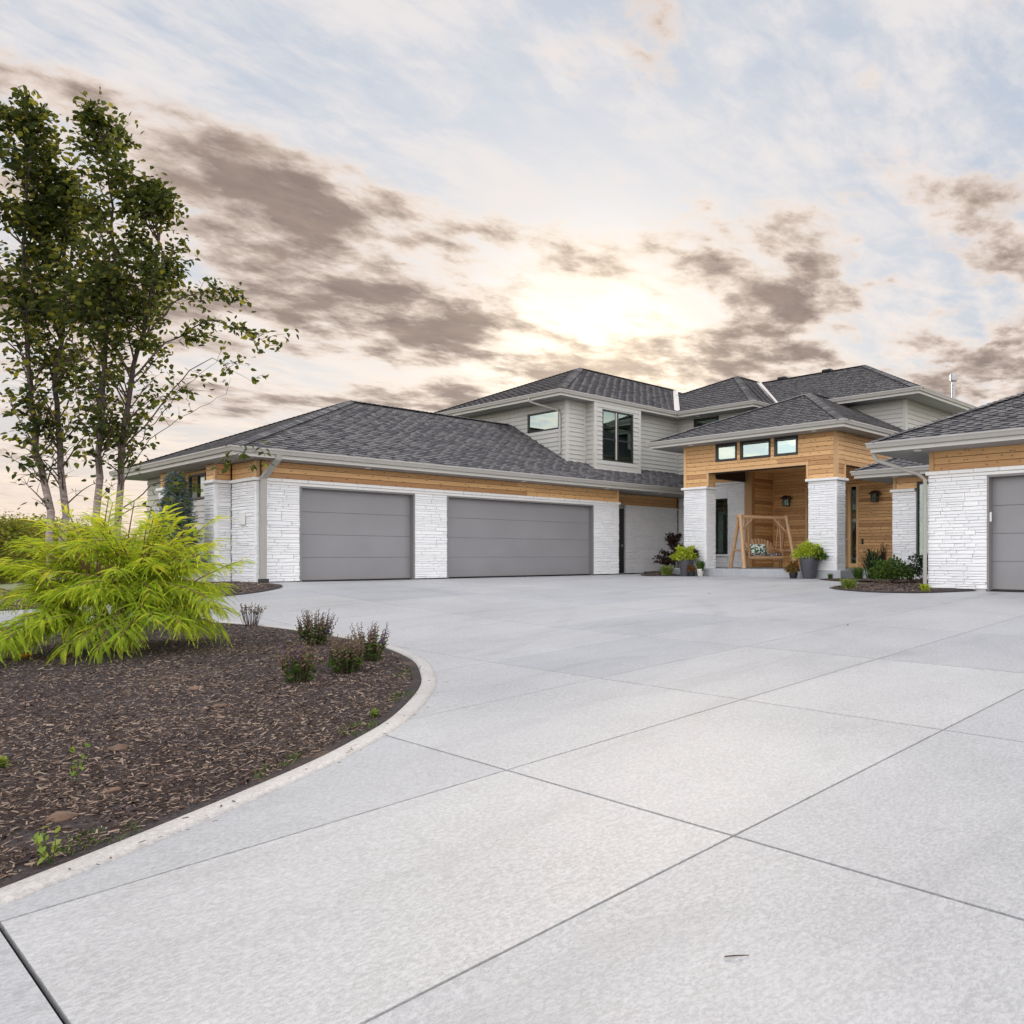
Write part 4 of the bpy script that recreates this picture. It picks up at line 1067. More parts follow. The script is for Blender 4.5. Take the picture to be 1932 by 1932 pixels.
gutter([(23.5, F_V), (F_E, F_V), (F_E, 7.9)], F_Z); soffit([(F_E, 7.9), (23.5, 7.9), (23.5, F_V), (F_E, F_V)], F_Z - .205); downlight(20.1, 11.0, F_Z - .205)

# --- right garage
GUW = 16.01; GB, GT = -.72, 1.77
stone_face('v', GUW, 6.58, 7.93, GB + .02, GT - .072, ends=(0, 1)); part_box('lintel', 'cap', w3(GUW - .012, -6, GT - .07), w3(GUW + .14, 7.92, GT - .002), bev=.006)
cap_row('v', GUW, -6, 7.98, GT, 1.85, step=.55); boards('cedar', 'v', GUW + .02, -6, 7.91, 1.852, 2.29); trim_board('v', GUW + .02, 7.80, 7.91, 1.852, 2.29, 'cedar_trim')
garage_door('v', GUW, 1.0, 6.58, GB - .005, GT - .073); stone_face('v', GUW, -.2, 1.0, GB, GT - .072)
part_box('keypad', 'white', w3(GUW + .03, 6.50, .72), w3(GUW + .07, 6.54, .92), bev=.006)
G_E, G_V, G_Z = 15.34, 8.98, 2.49
G_R = 4.4
roof_plane([(G_E, G_V, G_Z), (G_E, -8, G_Z), (G_E + G_R, -8, G_Z + G_R * .47), (G_E + G_R, G_V - G_R, G_Z + G_R * .47)])
roof_plane([(24.2, G_V, G_Z), (G_E, G_V, G_Z), (G_E + G_R, G_V - G_R, G_Z + G_R * .47)], False); roof_plane([(24.14, -8, G_Z), (24.14, G_V, G_Z), (G_E + G_R, G_V - G_R, G_Z + G_R * .47), (G_E + G_R, -8, G_Z + G_R * .47)], False)
ridge_caps((G_E, G_V, G_Z), (G_E + G_R, G_V - G_R, G_Z + G_R * .47))
gutter([(20.3, G_V), (G_E, G_V), (G_E, -8)], G_Z); soffit([(G_E, -8), (24.1, -8), (24.1, G_V), (G_E, G_V)], G_Z - .205); downlight(15.55, 7.95, G_Z - .205)

# --- downspouts
def downspout(path, r=.05):
    mb = MB(); P = [Vector(p) for p in path]
    mb.tube(P, r, 8); return mb.build('downspout', 'gutter', house)
def spout_box(path, hw, hd):
    """rectangular spout swept along points in the plane of a wall"""
    mb = MB()
    for a, b in zip(path[:-1], path[1:]):
        a, b = Vector(a), Vector(b); d = (b - a).normalized(); a2, b2 = a - d * .02, b + d * .02
        x = Vector((1, 0, 0)) if abs(d.x) < .5 else Vector((0, 0, 1)); s_ = d.cross(x).normalized(); t_ = s_.cross(d).normalized()
        mb.mesh([p + s_ * (i * hd) + t_ * (j * hw) for p in (a2, b2) for i, j in ((-1, -1), (1, -1), (1, 1), (-1, 1))], [(0, 3, 2, 1), (4, 5, 6, 7), (0, 1, 5, 4), (1, 2, 6, 5), (2, 3, 7, 6), (3, 0, 4, 7)])
    return mb.build('downspout', 'gutter', house)
ds = spout_box([w3(7.98, 21.19, 2.47), w3(7.98, 21.22, 2.36), w3(7.86, 21.76, 1.92), w3(7.86, 21.77, -.60)], .062, .045)
part_box('drain_boot', 'black', w3(7.77, 21.66, -.78), w3(7.95, 21.85, -.56), bev=.01, parent=ds)
downspout([w3(17.20, 24.1, 5.64), w3(17.22, 24.08, 5.52), w3(17.32, 23.98, 5.46), w3(17.78, 23.25, 5.20), w3(17.84, 23.18, 5.05), w3(17.84, 23.17, 3.68), w3(17.72, 23.2, 3.62)], .042)
downspout([w3(15.45, 8.97, 2.38), w3(15.46, 8.97, 2.22), w3(15.50, 8.90, 2.12), w3(15.90, 8.10, 1.80), w3(15.96, 7.98, 1.68), w3(15.965, 7.985, -.62)], .045)

# --- hand out stones and shingles: the largest in view are pieces of their own, the rest are joined
STONES.sort(key=lambda s: -s[5])
for (wall, c, sz, ax, k, _) in STONES[:300]:
    o = bpy.data.objects.new('stone', st_mesh[k]); col.objects.link(o); o.parent = wall
    o.location = Vector(c) - house.location; o.scale = sz
    if ax == 'v': o.rotation_euler = (0, 0, math.radians(-90))
Rv = np.array([[0, 1, 0], [-1, 0, 0], [0, 0, 1.0]]); mbs = MB()
for (wall, c, sz, ax, k, _) in STONES[300:]:
    q = ST[k][0] * np.array(sz)
    if ax == 'v': q = q @ Rv.T
    mbs.mesh(q + np.array(c), ST[k][1], random.random())
o = mbs.build('stones', 'stone', house); tag(o, kind='stuff')
print('stones', len(STONES), 'shingles', len(SHING))
def shingle_geo(top, n):
    k = len(top); lo = [p - n * .012 for p in top]
    return top + lo, [tuple(range(k))] + [((i + 1) % k, i, k + i, k + (i + 1) % k) for i in range(k)]
def seen(s):
    top = s[1]; c = sum(top, Vector()) / len(top); d = cam_depth(c)
    if d <= 0: return 0
    x = (su * c.x - cu * c.y) / d * 1500 + 1449
    if not (0 < x < 1932): return 0
    toward_ = s[2].dot(Vector((0, 0, Z0)) - c)
    return toward_ / d ** 3 * sum(((top[i] - top[0]).cross(top[i + 1] - top[0])).length for i in range(1, len(top) - 1))
SHING.sort(key=lambda s: -seen(s))
for (ro, top, n, r) in SHING[:300]:
    mb = MB(); v_, f_ = shingle_geo(top, n); mb.mesh(v_, f_, r); mb.build('shingle', 'shingle', ro)
mbs = MB()
for (ro, top, n, r) in SHING[300:]:
    v_, f_ = shingle_geo(top, n); mbs.mesh(v_, f_, r)
o = mbs.build('shingles', 'shingle', house); tag(o, kind='stuff')

# ---------------------------------------------------------------- planting
RGT = np.array([su, -cu, 0.0]); FWD = np.array([cu, su, 0.0]); UPV = np.array([0, 0, 1.0])
LEAF_V = [(0, 0, 0), (.28, .32, .05), (.65, .22, .04), (1, 0, -.04), (.65, -.22, .04), (.28, -.32, .05)]
LEAF_F = [(0, 3, 2, 1), (0, 5, 4, 3)]
BLADE_V = [(0, -.02, 0), (0, .02, 0), (.5, .016, .04), (.5, -.016, .04), (1, 0, -.02)]
BLADE_F = [(0, 3, 2, 1), (3, 4, 2)]
def unit(a): return a / np.maximum(np.linalg.norm(a, axis=-1, keepdims=True), 1e-9)
def zat(u, v):
    for b in (B1, B2, B3, B5):
        if bool(inside(b.poly, np.array([u]), np.array([v]))[0]): return float(b.z(np.array([u]), np.array([v]))[0])
    return float(ground(u, v))

def leaves_on(pts, dirs, n, spread, size, wind=None, droop=.3):
    """leaf positions and headings scattered along a list of points"""
    idx = rng.integers(0, len(pts), n)
    p = np.asarray(pts)[idx] + rng.normal(0, 1, (n, 3)) * spread
    d = np.asarray(dirs)[idx] * .6 + rng.normal(0, .6, (n, 3)) + np.array([0, 0, -droop])
    if wind is not None: d = d + wind
    return p, unit(d), size * rng.uniform(.65, 1.25, n)

# --- birches
def birch(name, label, base, stems, seed, extra=()):
    global rng
    rg = np.random.default_rng(seed)
    bu, bv = base; zb = zat(bu, bv) - .05
    t = empty(name, (bu, bv, zb)); tag(t, label, 'tree', 'birch trees behind the golden shrub')
    C = np.array([bu, bv, 0.0])
    LP, LD, TW = [], [], MB()
    for si, st in enumerate(stems):
        pts = np.array([C + RGT * dx + FWD * dy + UPV * z for dx, dy, z in st]); pts[0, 2] = zb
        H = pts[-1, 2]
        dense = np.array([[np.interp(q, np.linspace(0, 1, len(pts)), pts[:, k]) for k in range(3)] for q in np.linspace(0, 1, 26)])
        dense[2:-1, :2] += rg.normal(0, .012, (23, 2))
        rad = np.interp(np.linspace(0, 1, 26), [0, .1, .55, 1], [.064, .050, .030, .006])
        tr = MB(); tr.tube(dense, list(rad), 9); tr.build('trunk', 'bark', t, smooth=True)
        nb = 58
        for b in range(nb):
            f = rg.uniform(.22, .99) if b > 6 else rg.uniform(.16, .35)
            p0 = np.array([np.interp(f, np.linspace(0, 1, 26), dense[:, k]) for k in range(3)])
            hrel = (p0[2] - zb) / (H - zb)
            az = rg.uniform(0, 2 * math.pi); el = math.radians(rg.uniform(38, 68))
            L = (0.16 + 0.92 * math.sin(math.pi * min(1, max(0, (1.0 - hrel) / .98)) ** .75)) * rg.uniform(.55, 1.08)
            d = np.array([math.cos(az) * math.cos(el), math.sin(az) * math.cos(el), math.sin(el)])
            q = [p0]; dd = d.copy()
            for k in range(6):
                dd = unit(dd + np.array([0, 0, .10 if k < 3 else -.10]) + rg.normal(0, .08, 3) - RGT * .03); q.append(q[-1] + dd * L / 6)
            TW.tube(q, list(np.linspace(.014, .003, 7) * (.7 + .5 * L)), 4, cap=False)
            bare = hrel < .30
            nt = rg.integers(4, 8)
            tips = [q[2:]]
            for k in range(nt):
                a0 = q[rg.integers(2, 6)]; td = unit(unit(q[-1] - q[0]) + rg.normal(0, .55, 3)); tl = L * rg.uniform(.25, .5)
                tp = [a0, a0 + td * tl * .5, a0 + td * tl + np.array([0, 0, -.06])]
                TW.tube(tp, [.005, .0035, .0015], 3, cap=False); tips.append([tp[1], (tp[1] + tp[2]) / 2, tp[2]])
            for tp in tips:
                n = int((4 if bare else 15) * rg.uniform(.4, 1.6) * (1.0 if hrel > .52 else .33))
                tp = np.array(tp); i = rg.integers(0, len(tp), n)
                LP.append(tp[i] + rg.normal(0, .085, (n, 3))); LD.append(unit(rg.normal(0, .55, (n, 3)) + unit(tp[-1] - tp[0]) * .3 - RGT * .55 + np.array([0, 0, -.35])))
    for (path, r0, nl, sz) in extra:
        q = np.array([C + RGT * dx + FWD * dy + UPV * z for dx, dy, z in path])
        q = np.array([[np.interp(x, np.linspace(0, 1, len(q)), q[:, k]) for k in range(3)] for x in np.linspace(0, 1, 14)]); q[2:-1] += rg.normal(0, .02, (11, 3))
        TW.tube(q, list(np.linspace(r0, .002, 14)), 5, cap=False)
        for k in range(int(nl / 14) + 3):
            a0 = q[rg.integers(4, 14)]; td = unit(unit(q[-1] - q[0]) * .8 + rg.normal(0, .5, 3)); tl = rg.uniform(.18, .5)
            e = a0 + td * tl + np.array([0, 0, -.05]); TW.tube([a0, (a0 + e) / 2 + np.array([0, 0, .02]), e], [.004, .003, .0012], 3, cap=False)
            n = int(nl / (int(nl / 14) + 3)); f = rg.random((n, 1)); LP.append(a0 + (e - a0) * f + rg.normal(0, .05, (n, 3))); LD.append(unit(rg.normal(0, .6, (n, 3)) + td * .4 + np.array([0, 0, -.35])))
    TW.build('branches', 'twig', t)
    LP = np.vstack(LP); LD = np.vstack(LD); n = len(LP)
    Fm = frames(LD, roll=rg.normal(0, .8, n), scale=rg.uniform(.070, .118, n))
    scatter('crown', LEAF_V, LEAF_F, Fm, LP, 'birch', t, r=rg.beta(1.6, 2.2, n))
    return t
K = 12.3
def spot(px, Y): k = (px - 1449) / 1500.0; return ((su * k + cu) * Y, (su - cu * k) * Y)
birch('birch_tree', 'two-stemmed birch at the left edge of the picture, the taller of the pair', spot(100, K),
      [[(-.02, 0, 0), (-.03, 0, 2.25), (-.27, 0, 3.2), (-.45, .1, 4.26), (-.60, .15, 6.0), (-.50, .1, 7.2), (-.52, .1, 8.7)],
       [(.06, .1, 0), (.09, .1, 2.2), (-.07, .2, 3.2), (-.23, .3, 4.3), (-.16, .4, 5.6), (-.20, .4, 6.8), (-.1, .4, 7.5)]], 21)
birch('birch_tree', 'two-stemmed birch standing nearest the garage, behind the golden shrub', spot(195, K),
      [[(-.07, 0, 0), (-.09, 0, 2.1), (-.10, .05, 3.5), (-.04, .1, 4.8), (.06, .15, 6.0), (.02, .1, 7.2), (-.10, .1, 8.4)],
       [(.08, .15, 0), (.10, .15, 2.1), (.14, .2, 3.4), (.20, .3, 4.4), (.42, .4, 5.5), (.55, .4, 6.5), (.62, .4, 7.3)]], 33,
      extra=[([(.2, .2, 4.2), (.9, .2, 4.9), (1.6, .1, 5.2), (2.2, 0, 4.95), (2.55, 0, 4.75)], .016, 260, 0), ([(.3, .3, 4.8), (.9, .3, 5.6), (1.45, .3, 5.75), (1.75, .3, 5.5)], .014, 200, 0),
             ([(.16, .2, 3.2), (.9, .1, 4.0), (1.6, .0, 4.6), (2.3, 0, 4.2)], .013, 120, 0), ([(.12, .2, 2.9), (.7, 0, 3.5), (1.2, 0, 4.1), (1.75, 0, 4.5)], .009, 24, 0), ([(.12, .2, 2.6), (.6, 0, 3.2), (1.3, 0, 3.7), (1.9, 0, 4.0)], .008, 14, 0),
             ([(-.1, 0, 3.0), (-.4, 0, 3.9), (-.5, 0, 4.6), (-.6, .1, 5.0)], .008, 12, 0),
             ([(.1, .1, 2.15), (.7, -.1, 2.5), (1.5, -.3, 2.75), (2.2, -.4, 2.95), (2.75, -.5, 3.1)], .010, 60, 0), ([(.1, .1, 2.0), (.5, -.1, 2.25), (1.0, -.2, 2.35), (1.35, -.2, 2.5)], .009, 40, 0)])

# --- golden cut-leaf sumac
def sumac():
    rg = np.random.default_rng(5)
    bu, bv = 2.78, 11.80; zb = zat(bu, bv) - .04
    t = empty('golden_shrub', (bu, bv, zb)); tag(t, 'large chartreuse shrub with drooping feathery leaves in the dark mulch', 'shrub')
    base = np.array([bu, bv, zb]); wood = MB()
    # template frond
    fv, ff = [], []
    npair = 11
    def quad(a, b, c, d): i = len(fv); fv.extend([a, b, c, d]); ff.append((i, i + 1, i + 2, i + 3))
    rz = lambda x: .06 * x - .78 * x * x
    for i in range(7):
        x0, x1 = i / 7, (i + 1) / 7; quad((x0, -.007, rz(x0)), (x1, -.007, rz(x1)), (x1, .007, rz(x1)), (x0, .007, rz(x0)))
    for i in range(npair):
        x = .12 + .85 * i / npair; L = .27 * math.sin(math.pi * (.18 + .72 * (i + .5) / npair)) ** .8
        for sgn in (-1, 1):
            b = np.array([x, 0, rz(x)]); dirv_ = np.array([.60, sgn * .50, -.70]); dirv_ /= np.linalg.norm(dirv_)
            side = np.array([.7, -sgn * .6, .1]); side /= np.linalg.norm(side)
            tip = b + dirv_ * L; m1 = b + dirv_ * L * .4
            quad(tuple(b), tuple(m1 + side * L * .085), tuple(tip), tuple(m1 - side * L * .085))
            for q, s2 in ((.45, 1),):
                c = b + dirv_ * L * q; e = c + (dirv_ * .55 + side * s2 * .75) * L * .33; quad(tuple(c), tuple((c + e) / 2 + dirv_ * L * .05), tuple(e), tuple((c + e) / 2 - dirv_ * L * .05))
    quad((.97, -.01, rz(.97)), (1.05, -.03, rz(1.05)), (1.22, 0, rz(1.2)), (1.05, .03, rz(1.05)))
    tips = []
    # (right, toward camera, up) for the growing tips, in tiers
    for i in range(205):
        a = rg.uniform(0, 2 * math.pi); h = rg.choice([.34, .54, .78, 1.04, 1.30, 1.56], p=[.12, .18, .21, .21, .17, .11]) + rg.normal(0, .045)
        R = 1.16 * math.sqrt(max(.05, 1 - ((h - .66) / 1.16) ** 2)) * rg.uniform(.45, 1.03) ** .6
        tips.append((R * math.cos(a), R * math.sin(a) * .9, h))
    tips += [(1.60, .3, 1.12), (1.3, .35, 1.18), (1.05, .2, 1.25), (1.48, .6, .66), (1.2, .7, .42), (.85, -.3, 1.62), (.62, -.2, 1.48), (.2, .1, 1.80), (-.1, .1, 1.86), (-.5, .2, 1.70), (.5, 0, 1.7), (-.3, -.2, 1.82), (-.95, .2, 1.38), (-1.3, .3, 1.2), (-.42, 1.4, .10), (-.30, 1.15, .30), (-.50, 1.25, .18), (-.36, 1.28, .16), (-.55, 1.05, .30), (-.2, .9, 1.0), (.3, .9, .85), (.7, .6, 1.15), (-.8, .7, 1.1), (.35, 1.0, .28), (.05, 1.1, .5), (-.75, 1.1, .34), (-1.2, .9, .30), (1.0, .85, .5), (-1.45, .5, .9), (-1.5, .3, .55)]
    tips += [(rg.uniform(-1.0, .8), rg.uniform(.35, 1.0), rg.uniform(.12, .38)) for _ in range(22)]
    stems = [(rg.uniform(-.45, .45), rg.uniform(-.35, .35), rg.uniform(.35, .85)) for _ in range(9)]
    S3 = [base + RGT * a - FWD * b + UPV * c for a, b, c in stems]
    for s in S3: wood.tube([base + rg.normal(0, .03, 3) * [1, 1, 0], base + (s - base) * .5 + [0, 0, -.02], s], [.026, .022, .018], 7)
    P, D, S, Tp = [], [], [], []
    for (a, b, c) in tips:
        e = base + RGT * a - FWD * b + UPV * c
        s = min(S3, key=lambda q: np.linalg.norm(q - e) + rg.uniform(0, .3)); mid = (s + e) / 2 + np.array([0, 0, rg.uniform(.08, .22)])
        bz = lambda f: s * (1 - f) ** 2 + mid * 2 * f * (1 - f) + e * f * f
        pts = [bz(f) for f in np.linspace(0, 1, 6)]
        wood.tube(pts, list(np.linspace(.012, .004, 6)), 5, cap=False)
        L = np.linalg.norm(e - s); f0 = max(0.0, 1 - .62 / max(L, .2)); n = rg.integers(30, 38)
        for k in range(n):
            f = f0 + (1 - f0) * (k + rg.uniform(-.3, .3)) / (n - 1); f = min(max(f, 0), 1); p = bz(f); tg = unit(bz(min(f + .05, 1.05)) - bz(f - .05))
            sd = np.cross(tg, UPV); sd /= max(np.linalg.norm(sd), 1e-3); sg = 1 if k % 2 else -1
            d = tg * (.55 + .6 * (f > .9)) + sd * sg * rg.uniform(.55, .95) + UPV * rg.uniform(-.15, .55) + rg.normal(0, .12, 3)
            P.append(p + rg.normal(0, .012, 3)); D.append(unit(d)); S.append(rg.uniform(.11, .195)); Tp.append((f - f0) / max(1 - f0, .05))
    wood.build('stems', 'sumac_stem', t)
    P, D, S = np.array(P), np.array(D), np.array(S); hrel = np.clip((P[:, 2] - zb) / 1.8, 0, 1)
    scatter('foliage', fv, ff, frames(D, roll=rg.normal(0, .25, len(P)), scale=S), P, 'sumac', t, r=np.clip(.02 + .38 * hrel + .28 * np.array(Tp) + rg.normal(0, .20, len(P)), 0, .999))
sumac()

# --- blue spruce by the garage end wall
def spruce():
    rg = np.random.default_rng(9); bu, bv = 6.70, 24.0; zb = zat(bu, bv) - .05
    t = empty('blue_spruce', (bu, bv, zb)); tag(t, 'narrow blue-green spruce against the end wall of the left garage', 'conifer')
    H = 2.7; mb = MB(); mb.tube([(bu, bv, zb), (bu, bv, zb + H * .55), (bu, bv, zb + H)], [.06, .04, .008], 7); mb.build('trunk', 'twig', t)
    P, D, S = [], [], []
    for i in range(430):
        h = rg.uniform(.05, 1) ** 1.15; R = (.60 * (1 - h) + .03) * rg.uniform(.8, 1.1); a = rg.uniform(0, 2 * math.pi)
        d = np.array([math.cos(a), math.sin(a), rg.uniform(.1, .5)]); p0 = np.array([bu, bv, zb + .1 + h * (H - .12)])
        for k in range(9):
            f = rg.uniform(.25, 1); q = p0 + d * R * f + rg.normal(0, .035, 3)
            P.append(q); D.append(unit(d + rg.normal(0, .55, 3))); S.append(rg.uniform(.10, .17))
    # a tuft: short needles on all sides of a twig
    fv, ff = [], []
    for k in range(8):
        x = .08 + .8 * k / 8; a = k * 2.4; n = np.array([.62, math.cos(a) * .55, math.sin(a) * .55]); s = np.array([0, -math.sin(a), math.cos(a)]) * .045
        b = np.array([x, 0, 0]); i = len(fv); fv += [tuple(b - s), tuple(b + s), tuple(b + n * .42)]; ff.append((i, i + 1, i + 2))
    scatter('foliage', fv, ff, frames(np.array(D), roll=rg.uniform(0, 6.28, len(P)), scale=np.array(S) * 1.5), np.array(P), 'spruce', t)
spruce()

# --- sages gone to seed
def sage(u, v, h, R, n, label, mat='spike', purple=.03, bare=False, seed=0):
    rg = np.random.default_rng(seed); zb = zat(u, v) - .01
    t = empty('sage_plant', (u, v, zb)); tag(t, label, 'perennial', 'faded sages along the curb')
    st = MB(); P, D, S, Q = [], [], [], []; fl = MB(); pu = MB()
    for i in range(n):
        a = rg.uniform(0, 2 * math.pi); r0 = R * math.sqrt(rg.random()); lean = rg.uniform(.1, .55) * r0 / R
        b = np.array([u + r0 * .45 * math.cos(a), v + r0 * .45 * math.sin(a), zb]); hh = h * rg.uniform(.65, 1.08)
        d = unit(np.array([math.cos(a) * lean, math.sin(a) * lean, 1.0]) + rg.normal(0, .05, 3)); e = b + d * hh
        st.tube([b, b + d * hh * .5, e], [.0035, .0028, .0015], 3, cap=False)
        spike = rg.uniform(.35, .6) if not bare else rg.uniform(.1, .25)
        m = int(12 * spike / .5)
        tgt = pu if rg.random() < purple else fl
        for k in range(m):
            f = 1 - spike * k / max(1, m - 1); c = b + d * hh * f; az = k * 2.1; s = .013 * (.6 + .7 * (k / max(1, m - 1)))
            x = np.array([math.cos(az), math.sin(az), .25]); y = np.cross(d, x); tgt.mesh([c, c + x * s + y * s * .5, c + x * s * 1.6 + d * s * .6, c + x * s - y * s * .5, c + d * s * 1.3], [(0, 1, 4), (1, 2, 4), (2, 3, 4), (3, 0, 4), (0, 3, 2, 1)], float(rg.random()))
        for k in range(0 if bare else 7):
            f = rg.uniform(.03, .62); P.append(b + d * hh * f); D.append(unit(np.array([math.cos(az + k * 1.9), math.sin(az + k * 1.9), .5]))); S.append(rg.uniform(.035, .07))
    st.build('stems', 'twig', t); tag(fl.build('flower_spikes', mat, t), kind='stuff')
    if pu.f: tag(pu.build('purple_florets', 'purple', t), kind='stuff')
    if P: scatter('leaves', LEAF_V, LEAF_F, frames(np.array(D), roll=rg.normal(0, .5, len(P)), scale=np.array(S)), np.array(P), 'green', t)
sage(4.72, 13.55, .34, .20, 46, 'small bare twiggy sage, farthest back by the curb', bare=True, purple=0, seed=1)
sage(4.50, 10.85, .44, .26, 74, 'dense upright sage with brown spikes, second from the back', seed=2)
sage(3.27, 8.21, .40, .20, 64, 'dry brown sage standing nearest the camera', purple=.03, seed=3)
sage(3.87, 8.58, .37, .27, 80, 'broad bushy sage with purple florets, in the middle of the front three', purple=.07, seed=4)
sage(4.38, 9.10, .42, .20, 52, 'tall-spiked sage at the right, beside the curve of the curb', purple=.08, seed=5)

# --- generic leafy shrubs, grasses, tufts
def shrub(name, label, cat, u, v, R, H, n, size, mat, group=None, z=None, seed=0, flat=.9, stem='twig', leafv=None, leaff=None, droop=.1, stems=7, parent=None, lift=.5):
    rg = np.random.default_rng(seed + 100); zb = zat(u, v) - .01 if z is None else z
    t = parent
    if t is None: t = empty(name, (u, v, zb)); tag(t, label, cat, group)
    st = MB(); c = np.array([u, v, zb])
    dirs = unit(rg.normal(0, 1, (n, 3)) * [1, 1, flat]); dirs[:, 2] = np.abs(dirs[:, 2]) * 1.1 - .15
    rr = rg.random(n) ** .38; lump = 1 + .22 * np.sin(dirs[:, 0] * 5 + seed) * np.cos(dirs[:, 1] * 6 + seed * 2) + .10 * np.sin(dirs[:, 2] * 11)
    P = c + np.c_[dirs[:, 0] * R * rr * lump, dirs[:, 1] * R * rr * lump, H * (lift * .55 + (1 - lift * .55) * dirs[:, 2] * rr * lump).clip(.03, None)]
    D = unit(dirs + rg.normal(0, .55, (n, 3)) + [0, 0, .25 - droop])
    for i in range(stems):
        q = P[rg.integers(0, n)]; st.tube([c + rg.normal(0, .02, 3) * [1, 1, 0], (c + q) / 2 + rg.normal(0, .03, 3), q], [.012, .008, .003], 4, cap=False)
    st.build('stems', stem, t)
    scatter('foliage', leafv or LEAF_V, leaff or LEAF_F, frames(D, roll=rg.normal(0, .7, n), scale=size * rg.uniform(.6, 1.3, n)), P, mat, t)
    return t
def tuft(name, label, cat, u, v, R, H, n, mat, group=None, z=None, seed=0, wid=1.0, parent=None, arch=.5):
    rg = np.random.default_rng(seed + 300); zb = zat(u, v) - .01 if z is None else z
    t = parent
    if t is None: t = empty(name, (u, v, zb)); tag(t, label, cat, group)
    mb = MB()
    for i in range(n):
        a = rg.uniform(0, 2 * math.pi); ln = rg.uniform(.55, 1.1); out = R * rg.uniform(.2, 1.1); w_ = .006 * wid * rg.uniform(.7, 1.3)
        b = np.array([u + rg.normal(0, .18) * R, v + rg.normal(0, .18) * R, zb]); d = np.array([math.cos(a), math.sin(a), 0]); s = np.array([-d[1], d[0], 0]) * w_
        p1 = b + d * out * .35 + UPV * H * ln * .62; p2 = b + d * out * .75 + UPV * H * ln * .95; p3 = b + d * out * 1.1 + UPV * H * ln * (1 - arch * .45)
        mb.mesh([b - s, b + s, p1 + s, p1 - s, p2 + s * .7, p2 - s * .7, p3], [(0, 1, 2, 3), (3, 2, 4, 5), (5, 4, 6)], float(rg.random()))
    mb.build('blades', mat, t); return t

tuft('grass_clump', 'yellow-green grass clump on the tip of the right bed', 'grass', 15.45, 9.62, .30, .24, 260, 'grassy', 'grasses in the right bed', seed=1)
tuft('grass_clump', 'mid-green grass clump just behind the concrete tongue beside the pillar', 'grass', 19.05, 11.55, .34, .34, 240, 'green', 'grasses in the right bed', seed=2)
tuft('grass_clump', 'tiny pale yellow tuft in front of the right garage downspout', 'grass', 15.25, 7.62, .18, .15, 110, 'lime', 'grasses in the right bed', seed=3)
tuft('grass_clump', 'small low tuft at the foot of the right porch pillar', 'grass', 19.75, 12.95, .14, .16, 90, 'green', 'grasses in the right bed', seed=4)
tuft('spiky_plant', 'dark spiky-leaved plant below the cedar entry wall', 'plant', 20.2, 11.75, .50, .85, 170, 'dkgreen', seed=5, wid=2.4, arch=.25)
shrub('leafy_shrub', 'leafy bright green shrub in the middle of the right bed', 'shrub', 17.1, 9.45, .55, .62, 1500, .075, 'green', 'shrubs in the right bed', seed=6)
shrub('leafy_shrub', 'dark green shrub beneath the tall narrow window', 'shrub', 18.5, 9.30, .50, .72, 1500, .06, 'dkgreen', 'shrubs in the right bed', seed=7)
shrub('leafy_shrub', 'low green shrub between the spiky plant and the bright shrub', 'shrub', 18.9, 10.45, .42, .40, 1000, .06, 'green', 'shrubs in the right bed', seed=8)
tuft('flower_stalk', 'tall thin dark stalk in front of the cedar entry wall', 'perennial', 20.15, 11.38, .16, 1.05, 26, 'maroon', seed=9, wid=2.0, arch=.1)
# japanese maple and a grassy mound left of the porch
def maple():
    rg = np.random.default_rng(77); u, v = 21.3, 20.9; zb = zat(u, v)
    t = empty('small_maple', (u, v, zb)); tag(t, 'small dark maroon layered tree left of the porch pillar', 'small tree')
    mb = MB(); P, D = [], []
    mb.tube([(u, v, zb), (u + .03, v - .02, zb + .6), (u - .02, v + .05, zb + 1.25)], [.035, .026, .012], 6); 
    for h, R in ((.38, .82), (.55, .88), (.78, .70), (1.02, .42), (1.28, .34), (1.42, .26)):
        for k in range(8):
            a = rg.uniform(0, 6.28); e = np.array([u, v, zb + h]) + np.array([math.cos(a), math.sin(a), rg.uniform(-.08, .12)]) * R * rg.uniform(.6, 1.05)
            s = np.array([u, v, zb + h * .75]); mb.tube([s, (s + e) / 2 + [0, 0, .05], e], [.011, .007, .002], 4, cap=False)
            n = 46; f = rg.uniform(.35, 1.05, (n, 1)); P.append(s + (e - s) * f + rg.normal(0, .06, (n, 3)) * [1, 1, .55]); D.append(unit(rg.normal(0, 1, (n, 3)) + [0, 0, -.6]))
    mb.build('trunk', 'twig', t); P, D = np.vstack(P), np.vstack(D)
    scatter('crown', LEAF_V, LEAF_F, frames(D, roll=rg.normal(0, .6, len(P)), scale=rg.uniform(.05, .10, len(P))), P, 'maroon', t)
maple()
tuft('grass_clump', 'rounded green grass mound under the dark maroon tree', 'grass', 19.75, 19.75, .42, .34, 420, 'grassy', seed=11)

# --- weeds in the big bed
def weed(u, v, h, n, label, seed):
    rg = np.random.default_rng(seed); zb = zat(u, v); t = empty('weed', (u, v, zb)); tag(t, label, 'weed')
    mb = MB(); P, D = [], []
    for i in range(n):
        a = rg.uniform(0, 6.28); e = np.array([u, v, zb]) + np.array([math.cos(a) * h * .35, math.sin(a) * h * .35, h * rg.uniform(.7, 1.1)])
        b = np.array([u, v, zb - .005]); mb.tube([b, (b + e) / 2 + rg.normal(0, .008, 3), e], [.003, .0025, .001], 4, cap=False)
        for k in range(8): f = rg.uniform(.2, 1); P.append(b + (e - b) * f); D.append(unit(rg.normal(0, 1, 3) + [0, 0, .5]))
    mb.build('stem', 'green', t); scatter('leaves', LEAF_V, LEAF_F, frames(np.array(D), scale=rg.uniform(.02, .05, len(P))), np.array(P), 'grassy', t, r=rng.random(len(P)) * .6)
